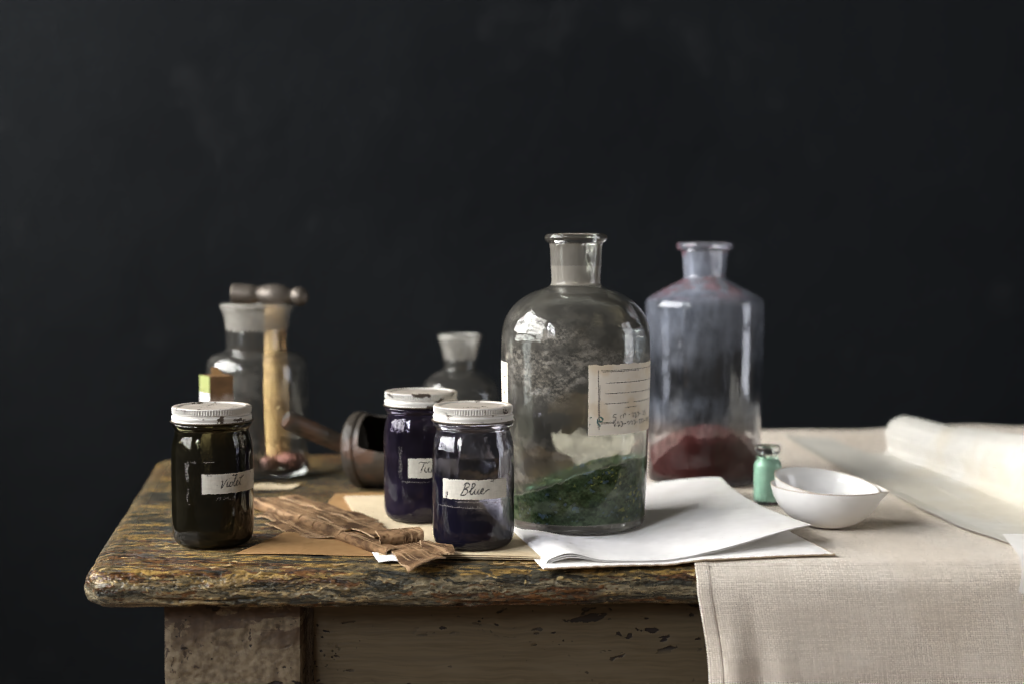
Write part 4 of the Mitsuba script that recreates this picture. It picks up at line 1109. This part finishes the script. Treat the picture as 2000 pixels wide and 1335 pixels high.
vessel('mint_vial', VC, V_OUT, V_IN, 'm_glass_clear', 'm_film_vial', 80, 0.0001, 45, 0.0012)
tag('mint_vial', 'tiny open glass vial filled with mint green powder beside the bowls', 'vial')
powder('mint_powder', VC, inner_radius(V_IN, 0.0003), 0.0046, lambda x, y: 0.0535 + 0 * x, 'm_mint_powder', 'mint green powder filling the tiny vial', 'pigment', 64, 16, 4, 0.0008)

# ------------------------------------------------------------------ bowls
def bowl(key, c, R, H, spout_deg, tilt, tilt_deg, label, zoff=0.0, spout=1.0):
    out = resample([(0, 0.0), (0.014, 0.0002), (0.022, 0.0018), (0.036, 0.0078), (0.0475, 0.0170), (0.0550, 0.0280), (0.0585, H - 0.004), (0.0593, H)], 0.0016) * [R / 0.0593, 1]
    rim = [(R - 0.0008, H + 0.0008), (R - 0.0018, H + 0.0004)]
    inn = resample([(R - 0.0026, H - 0.0008), (0.0555 * R / 0.0593, H - 0.006), (0.0520 * R / 0.0593, 0.0290), (0.0440 * R / 0.0593, 0.0185), (0.0330 * R / 0.0593, 0.0100), (0.0180 * R / 0.0593, 0.0045), (0, 0.0026)], 0.0016)
    prof = np.vstack([out, rim, inn])
    sp = math.radians(spout_deg)

    def lip(r, z, a):
        k = np.exp(-((np.mod(a - sp + math.pi, 2 * math.pi) - math.pi) / 0.22) ** 2) * SSn(0.70 * H, H, z) * spout
        return r + 0.0048 * k
    v, f = lathe(prof, (0, 0, 0), 160, rmod=lip)
    a = np.arctan2(v[:, 1], v[:, 0])
    k = np.exp(-((np.mod(a - sp + math.pi, 2 * math.pi) - math.pi) / 0.22) ** 2) * SSn(0.75 * H, H, v[:, 2]) * spout
    v[:, 2] -= 0.0022 * k
    th, ax = math.radians(tilt), math.radians(tilt_deg)
    M = trimesh.transformations.rotation_matrix(th, [math.cos(ax), math.sin(ax), 0], [0, 0, H * 0.75])[:3]
    v = v @ M[:, :3].T + M[:, 3] + np.array(c) + [0, 0, zoff]
    scene[key + '__body'] = mikit.ply((v, f), 'm_porcelain', smooth=50)
    nr = len(out)
    ringv = v.reshape(-1, 160, 3)[nr - 1]
    ringp = np.vstack([ringv, ringv[:2]]) + [0, 0, 0.0006]
    scene[key + '__rim'] = mikit.ply(tube(ringp, 0.00055, 8, False), 'm_bowl_rim', smooth=True)
    tag(key, label, 'bowl', 'stacked porcelain bowls')
    return v


BC = (0.3275, 1.4270, 0.0036)
bowl('porcelain_bowl', BC, 0.0575, 0.0415, -12, 1.5, 100, 'lower white porcelain bowl with pouring lip, resting on the linen', spout=1.0)
bowl('porcelain_bowl_001', (BC[0] - 0.0010, BC[1] + 0.001, BC[2]), 0.0540, 0.0410, 150, 10.0, 45, 'upper white porcelain bowl nested askew in the lower one', 0.0044, 0.35)

# ------------------------------------------------------------------ hammer in the flask
def hammer():
    z0, y0 = FC[2] + 0.2222 + 0.0125, FC[1] - 0.012
    x0 = -0.3605
    # head along +x: striking face, waist, cheek, ball peen
    pts = [(0.0, 0.0), (0.0, 0.0118), (0.0012, 0.0130), (0.024, 0.0127), (0.0290, 0.0118), (0.0325, 0.0106), (0.036, 0.0110), (0.044, 0.0132), (0.054, 0.0148), (0.064, 0.0138), (0.0715, 0.0108), (0.0750, 0.0090), (0.0775, 0.0088), (0.0815, 0.0112), (0.0880, 0.0122), (0.0940, 0.0095), (0.0975, 0.0045), (0.0985, 0.0)]
    pr = resample(pts, 0.001)
    v, f = lathe(pr[:, ::-1], (0, 0, 0), 48)
    tilt = math.radians(4)
    w = np.stack([v[:, 2] * math.cos(tilt) + 0, v[:, 1], -v[:, 0] - v[:, 2] * math.sin(tilt) * 0.6], 1)
    scene['hammer__head'] = mikit.ply((w + [x0, y0, z0], f[:, ::-1] * 1), 'm_steel', smooth=40)
    hx = x0 + 0.0530
    zz = np.linspace(z0 + 0.008, 0.028, 40)
    tt = np.linspace(0, 1, 40)
    path = np.stack([hx - 0.001 * tt + 0.004 * tt, y0 + 0.002 * tt, zz], 1)
    wide = np.interp(tt, [0, 0.12, 0.25, 0.45, 0.62, 1], [0.0120, 0.0128, 0.0128, 0.0152, 0.0160, 0.0150])
    hv, hf = tube(path, 1.0, 28)
    hv2 = []
    vv = np.asarray(hv)
    cen = np.stack([np.interp(-vv[:, 2], -zz, path[:, k]) for k in range(3)], 1)
    off = vv - np.vstack([np.repeat(path, 28, 0), np.repeat(path[:1], 28, 0), path[:1], np.repeat(path[-1:], 28, 0), path[-1:]])
    own = np.concatenate([np.repeat(wide, 28), np.full(29, wide[0]), np.full(29, wide[-1])])
    vv = vv - off + off * own[:, None] * [1.0, 0.72, 1.0]
    scene['hammer__handle'] = mikit.ply((vv, hf), 'm_handle', smooth=45)
    tag('hammer', 'ball-peen hammer with pale wooden handle standing head up in the flask', 'hammer')


hammer()

# lumps of pigment in the flask
lump_spots = [(-0.034, -0.035, 0.014), (-0.012, -0.044, 0.013), (0.012, -0.043, 0.012), (0.036, -0.032, 0.014), (0.048, -0.006, 0.012), (-0.046, -0.010, 0.013), (0.024, -0.024, 0.011), (-0.022, -0.020, 0.012), (0.030, 0.014, 0.013), (-0.020, 0.030, 0.013), (0.008, 0.036, 0.012), (-0.038, 0.018, 0.011)]
ff, fr = facing(FC)
LUMPS = {0: 'pinkish lump in the hammer flask nearest the dark olive jar', 5: 'pinkish brown lump low at the left wall of the hammer flask', 6: 'pinkish brown lump right against the hammer handle foot', 1: 'front pinkish brown lump in the hammer flask, left of the handle foot', 2: 'front pinkish brown lump in the hammer flask, just below the handle foot', 3: 'pink lump at the front right of the heap in the hammer flask', 4: 'rightmost pinkish lump in the hammer flask, beyond the handle'}
for k, (a, b, r) in enumerate(lump_spots[:8]):
    s = trimesh.creation.icosphere(3, 1.0)
    v = s.vertices
    v = v * (0.78 + 0.55 * meshkit.fbm(v * 1.7 + k * 5, 3, k)[:, None]) * [r, r * 0.85, r * 0.78]
    v[:, 2] -= v[:, 2].min()
    p = np.array(FC) + a * fr - b * ff + [0, 0, 0.0092]
    key = 'pigment_lump' + (f'_{k:03d}' if k else '')
    add(key, (v + p, s.faces), 'm_chunk', 40, LUMPS.get(k, 'pinkish brown lump of pigment deep in the heap inside the hammer flask'), 'pigment', 'pinkish brown lumps in the hammer flask')

# dried leaf-like paper scrap in front of the flask
Sg = quad((-0.345, 1.655, 0.0016), (-0.268, 1.672, 0.0016), (-0.262, 1.700, 0.002), (-0.330, 1.690, 0.0016), 30, 12, lambda u, v: 0.003 * np.sin(u * 4) ** 2 * v)
add('paper_scrap', slab(ragged_grid(Sg, 0.002, 90), 0.0004), 'm_cream', 30, 'small curled cream paper scrap lying in front of the hammer flask', 'paper')

# ------------------------------------------------------------------ tall narrow box behind the dark olive jar
bx = np.array([-0.3535, 1.648, 0.0006])
ang = math.radians(35)
ca, sa = math.cos(ang), math.sin(ang)


def box_faces(w, dpt, z0, z1, off=0.0):
    lo, hi = (-w / 2 - off, -dpt / 2 - off, z0), (w / 2 + off, dpt / 2 + off, z1)
    v, f = rounded_box(lo, hi, 0.0006)
    return np.stack([v[:, 0] * ca - v[:, 1] * sa, v[:, 0] * sa + v[:, 1] * ca, v[:, 2]], 1) + bx, f


def wrap_side(sign_axis, z0, z1, lo, hi, dist):
    """A paper panel on one side of the box."""
    pts = np.array([[dist, lo, z0], [dist, hi, z0], [dist, hi, z1], [dist, lo, z1]]) if sign_axis == 'x' else np.array([[lo, dist, z0], [hi, dist, z0], [hi, dist, z1], [lo, dist, z1]])
    return np.stack([pts[:, 0] * ca - pts[:, 1] * sa, pts[:, 0] * sa + pts[:, 1] * ca, pts[:, 2]], 1) + bx


BW, BD, BH = 0.0300, 0.0300, 0.1420
scene['narrow_box__carton'] = mikit.ply(box_faces(BW, BD, 0.0, BH), 'm_box_brown', smooth=30)


def thin(pts):
    g = np.array([[pts[0], pts[3]], [pts[1], pts[2]]])
    return slab(g, 0.0003)


left = -BW / 2 - 0.0004
scene['narrow_box__white_panel'] = mikit.ply(thin(wrap_side('x', 0.002, BH - 0.0205, BD / 2, -BD / 2, left)), 'm_box_white', smooth=False)
scene['narrow_box__green_panel'] = mikit.ply(thin(wrap_side('x', BH - 0.0200, BH, BD / 2, -BD / 2, left)), 'm_box_green', smooth=False)
fl = quad((-0.008, -0.004, BH), (0.008, -0.004, BH), (0.003, 0.004, BH + 0.009), (-0.005, 0.004, BH + 0.009), 8, 6)
fl = np.stack([fl[..., 0] * ca - fl[..., 1] * sa, fl[..., 0] * sa + fl[..., 1] * ca, fl[..., 2]], -1) + bx
scene['narrow_box__flap'] = mikit.ply(slab(fl, 0.0005), 'm_kraft', smooth=False)
tag('narrow_box', 'narrow upright carton with green and white side panel behind the darkest jar', 'box')

# ------------------------------------------------------------------ iron scoop lying on its side
def scoop():
    c = np.array([-0.192, 1.690, 0.0465])
    ax = np.array([0.955, -0.270, 0.085])
    ax /= np.linalg.norm(ax)
    up = np.array([0, 0, 1.0]) - ax * ax[2]
    up /= np.linalg.norm(up)
    sd = np.cross(ax, up)                     # towards the viewer? x cross z = -y
    W = lambda l, r, a: c + l[..., None] * ax + (r * np.cos(a))[..., None] * up + (r * np.sin(a))[..., None] * sd
    # body shell: closed left end, top front cut away towards the mouth
    m, n = 60, 97
    L, th = 0.115, 0.0022
    a = np.linspace(-math.pi, math.pi, n)
    cut_c = math.radians(28)                  # the opening faces up and to the front
    da = np.abs((a - cut_c + math.pi) % (2 * math.pi) - math.pi)
    length = np.where(da < 1.45, 0.020 + (L - 0.020) * SSn(0.85, 1.45, da) ** 1.0, L)
    u = np.linspace(0, 1, m)
    l = u[:, None] * length[None]
    r = np.full_like(l, 0.0440)
    aa = np.broadcast_to(a, l.shape)
    outer = W(l, r, aa)
    inner = W(l, r - th, aa)
    lip = np.stack([outer[-1], inner[-1]], 0)
    fo = grid_faces(m, n)
    scene['iron_scoop__bowl'] = mikit.ply(merge((outer.reshape(-1, 3), fo), (lip.reshape(-1, 3), grid_faces(2, n))), 'm_iron', smooth=40)
    scene['iron_scoop__bowl__inside'] = mikit.ply((inner.reshape(-1, 3), fo[:, ::-1]), 'm_iron_inside', smooth=40)

    def turned(prof):
        p = resample(prof, 0.0012)
        l = np.broadcast_to(p[:, 1][:, None], (len(p), 96))
        a = np.broadcast_to(np.arange(96) * 2 * math.pi / 95, l.shape)
        return W(l, np.broadcast_to(p[:, 0][:, None], l.shape), a).reshape(-1, 3), grid_faces(len(p), 96)
    scene['iron_scoop__end_cap'] = mikit.ply(turned([(0.0005, -0.0105), (0.022, -0.0095), (0.036, -0.0055), (0.0425, -0.001), (0.0442, 0.002), (0.0440, 0.004)]), 'm_iron', smooth=40)
    scene['iron_scoop__band'] = mikit.ply(turned([(0.0438, 0.0020), (0.0458, 0.0026), (0.0466, 0.0050), (0.0466, 0.0105), (0.0458, 0.0130), (0.0438, 0.0136)]), 'm_iron', smooth=40)
    p0 = c + up * 0.006 - ax * 0.006 + sd * 0.012
    tip = np.array([-0.2700, 1.640, 0.0905])
    t = np.linspace(0, 1, 16)
    path = p0 + (tip - p0) * t[:, None]
    rad = np.interp(t, [0, 0.3, 0.9, 0.97, 1.0], [0.0120, 0.0112, 0.0118, 0.0115, 0.0095])
    scene['iron_scoop__handle'] = mikit.ply(tube(path, rad, 28), 'm_iron', smooth=45)
    tag('iron_scoop', 'rusty brown iron scoop with a rod handle lying on its side', 'scoop')


scoop()

# ------------------------------------------------------------------ torn book spine of brown paper
A0 = np.array([-0.2975, 1.5445])
A1 = np.array([-0.0780, 1.2220])
ea = (A1 - A0) / np.linalg.norm(A1 - A0)
eb = np.array([-ea[1], ea[0]])                     # away from the viewer, to the right


def bk(s, b, z):
    s, b, z = np.broadcast_arrays(np.asarray(s, float), np.asarray(b, float), np.asarray(z, float))
    return np.concatenate([A0 + s[..., None] * ea + b[..., None] * eb, z[..., None]], -1)


def spine_sheet(s0, s1, arc, zc, r, back, zback, ns=30, rag=0.0, seed=0, b0=0.0):
    """From the back of the panel, over the top and round the front in a half roll."""
    s = np.linspace(s0, s1, ns)
    nb = 14
    panel_b = np.linspace(back, r, nb)
    panel_z = zback + (zc + r - zback) * SSn(0, 1, np.linspace(0, 1, nb))
    th = np.linspace(0, math.radians(arc), 16)[1:]
    bb = np.r_[panel_b, r - r * np.sin(th)] + b0
    zz = np.r_[panel_z, zc + r * np.cos(th)]
    S, Bm = np.meshgrid(s, bb, indexing='ij')
    Z = np.broadcast_to(zz, S.shape)
    P = bk(S, Bm, Z)
    P[..., 2] += 0.0011 * (meshkit.fbm(P * [60, 60, 1] + seed, 3, seed) - 0.5)
    if rag:
        P = ragged_grid(P, rag, seed, 'lr')
    return P[:, ::-1]


parts = [(0.000, 0.093), (0.0945, 0.128), (0.1300, 0.1620), (0.1645, 0.222)]
torn_piece('book_spine__cover_panel', ragged_grid(quad(bk(0.0, 0.006, 0.0118), bk(0.224, 0.006, 0.0125), bk(0.200, 0.064, 0.0078), bk(0.012, 0.060, 0.0075), 80, 30, lambda u, v: 0.0012 * np.sin(v * 3.1) + 0.0008 * np.sin(u * 14) * v), 0.0016, 101, 'rt'), 0.0012)
for k, (s0, s1) in enumerate(parts):
    torn_piece('book_spine__spine_piece' + (f'_{k:03d}' if k else ''), spine_sheet(s0, s1, 205, 0.0064, 0.0058 + 0.0004 * (k % 2), 0.0140, 0.0128, rag=0.0009, seed=110 + k)[:, :20], 0.0010)
torn_piece('book_spine__under_layer', ragged_grid(quad(bk(0.02, 0.004, 0.0060), bk(0.300, 0.004, 0.0082), bk(0.270, 0.060, 0.0066), bk(0.02, 0.056, 0.0050), 60, 20), 0.0015, 121), 0.0016)
# narrower ragged roll beyond the tear
torn_piece('book_spine__ragged_roll', spine_sheet(0.2225, 0.318, 200, 0.0056, 0.0048, 0.020, 0.0098, ns=60, rag=0.0022, seed=118)[:, :26], 0.0009)
# curled strip: a little folded tab seen end on
th = np.linspace(0, math.radians(215), 22)
prof_b = np.r_[np.linspace(0.024, 0.0, 8), -0.0062 * np.sin(th[1:]), -0.0062 * math.sin(th[-1]) + np.linspace(0, 0.012, 6)[1:]]
prof_z = np.r_[np.full(8, 0.0210), 0.0148 + 0.0062 * np.cos(th[1:]), 0.0148 + 0.0062 * math.cos(th[-1]) + np.linspace(0, 0.0015, 6)[1:]]
c0, dirc = np.array([-0.1270, 1.3090]), np.array([0.965, 0.262])
perp = np.array([-dirc[1], dirc[0]])
uu = np.linspace(0, 0.0430, 26)
Cg = np.zeros((26, len(prof_b), 3))
for i_, x_ in enumerate(uu):
    Cg[i_, :, :2] = c0 + x_ * dirc + prof_b[:, None] * (1 - 0.15 * x_ / 0.043) * perp
    Cg[i_, :, 2] = prof_z * (1.0 + 0.10 * x_ / 0.043) - 0.003
torn_piece('book_spine__curled_strip', ragged_grid(Cg, 0.0012, 131, 'lr')[:, ::-1], 0.0010)
# narrow torn strips lying on the cover
torn_piece('book_spine__strip', ragged_grid(quad(bk(0.010, 0.034, 0.0120), bk(0.176, 0.040, 0.0122), bk(0.186, 0.066, 0.0108), bk(0.004, 0.058, 0.0105), 120, 18, lambda u, v: 0.0010 * np.sin(u * 17 + v) + 0.0006 * np.sin(v * 3)), 0.0016, 201, 'lrft'), 0.0012)
torn_piece('book_spine__strip_001', ragged_grid(quad(bk(0.150, 0.012, 0.0142), bk(0.262, 0.018, 0.0112), bk(0.256, 0.030, 0.0112), bk(0.152, 0.028, 0.0135), 90, 12, lambda u, v: 0.0012 * np.sin(u * 9 + 1)), 0.0015, 211, 'lrft'), 0.0011)
torn_piece('book_spine__strip_002', ragged_grid(quad(bk(0.205, 0.030, 0.0100), bk(0.300, 0.022, 0.0125), bk(0.292, 0.044, 0.0130), bk(0.200, 0.054, 0.0095), 80, 16, lambda u, v: 0.0014 * np.sin(u * 7 + v * 2)), 0.0016, 221, 'lrft'), 0.0011)
# card tongue, fan flap and torn corner at the near end
torn_piece('book_spine__card_tongue', ragged_grid(quad((-0.1110, 1.2790, 0.0075), (-0.0700, 1.3000, 0.0110), (-0.0800, 1.3150, 0.0118), (-0.1180, 1.3000, 0.0090), 30, 12), 0.0008, 141, 'fr'), 0.0014)
torn_piece('book_spine__fan_flap', ragged_grid(quad((-0.0930, 1.2150, 0.0040), (-0.0600, 1.2490, 0.0100), (-0.0760, 1.2880, 0.0085), (-0.1090, 1.2640, 0.0095), 40, 24, lambda u, v: 0.0030 * np.sin(u * 3.1) + 0.0012 * np.sin(v * 8 + u * 3)), 0.0013, 151), 0.0010)
torn_piece('book_spine__torn_corner', ragged_grid(quad((-0.0830, 1.2640, 0.0095), (-0.0530, 1.2560, 0.0105), (-0.0560, 1.2900, 0.0150), (-0.0880, 1.3080, 0.0150), 36, 20, lambda u, v: 0.0022 * np.sin(v * 4 + u)), 0.0020, 161, 'frt'), 0.0010)
# loose flaps on the table side
torn_piece('book_spine__loose_flap', ragged_grid(quad(bk(0.060, -0.016, 0.0028), bk(0.118, -0.004, 0.0030), bk(0.120, 0.004, 0.0070), bk(0.052, 0.002, 0.0065), 36, 14, lambda u, v: 0.0018 * np.sin(u * 7)), 0.0018, 171, 'lf'), 0.0009)
torn_piece('book_spine__loose_flap_001', ragged_grid(quad(bk(0.105, -0.026, 0.0028), bk(0.195, -0.020, 0.0026), bk(0.215, 0.003, 0.0045), bk(0.112, 0.003, 0.0060), 44, 16, lambda u, v: 0.0012 * np.sin(u * 6 + 1)), 0.0024, 181, 'lfr'), 0.0009)
tag('book_spine', 'long torn strip of brown book binding with curled ragged ends', 'torn binding')

# white scrap that peeks out under the near end
Wg = quad((-0.1235, 1.2640, 0.0020), (-0.0955, 1.2600, 0.0020), (-0.0900, 1.2790, 0.0052), (-0.1330, 1.2960, 0.0046), 24, 16, lambda u, v: 0.0022 * np.sin(u * 3.1) * (1 - v))
add('white_scrap', slab(ragged_grid(Wg, 0.0006, 191, 'l'), 0.0006), 'm_white_paper', 30, 'small white paper scrap peeking out under the torn brown binding', 'paper')
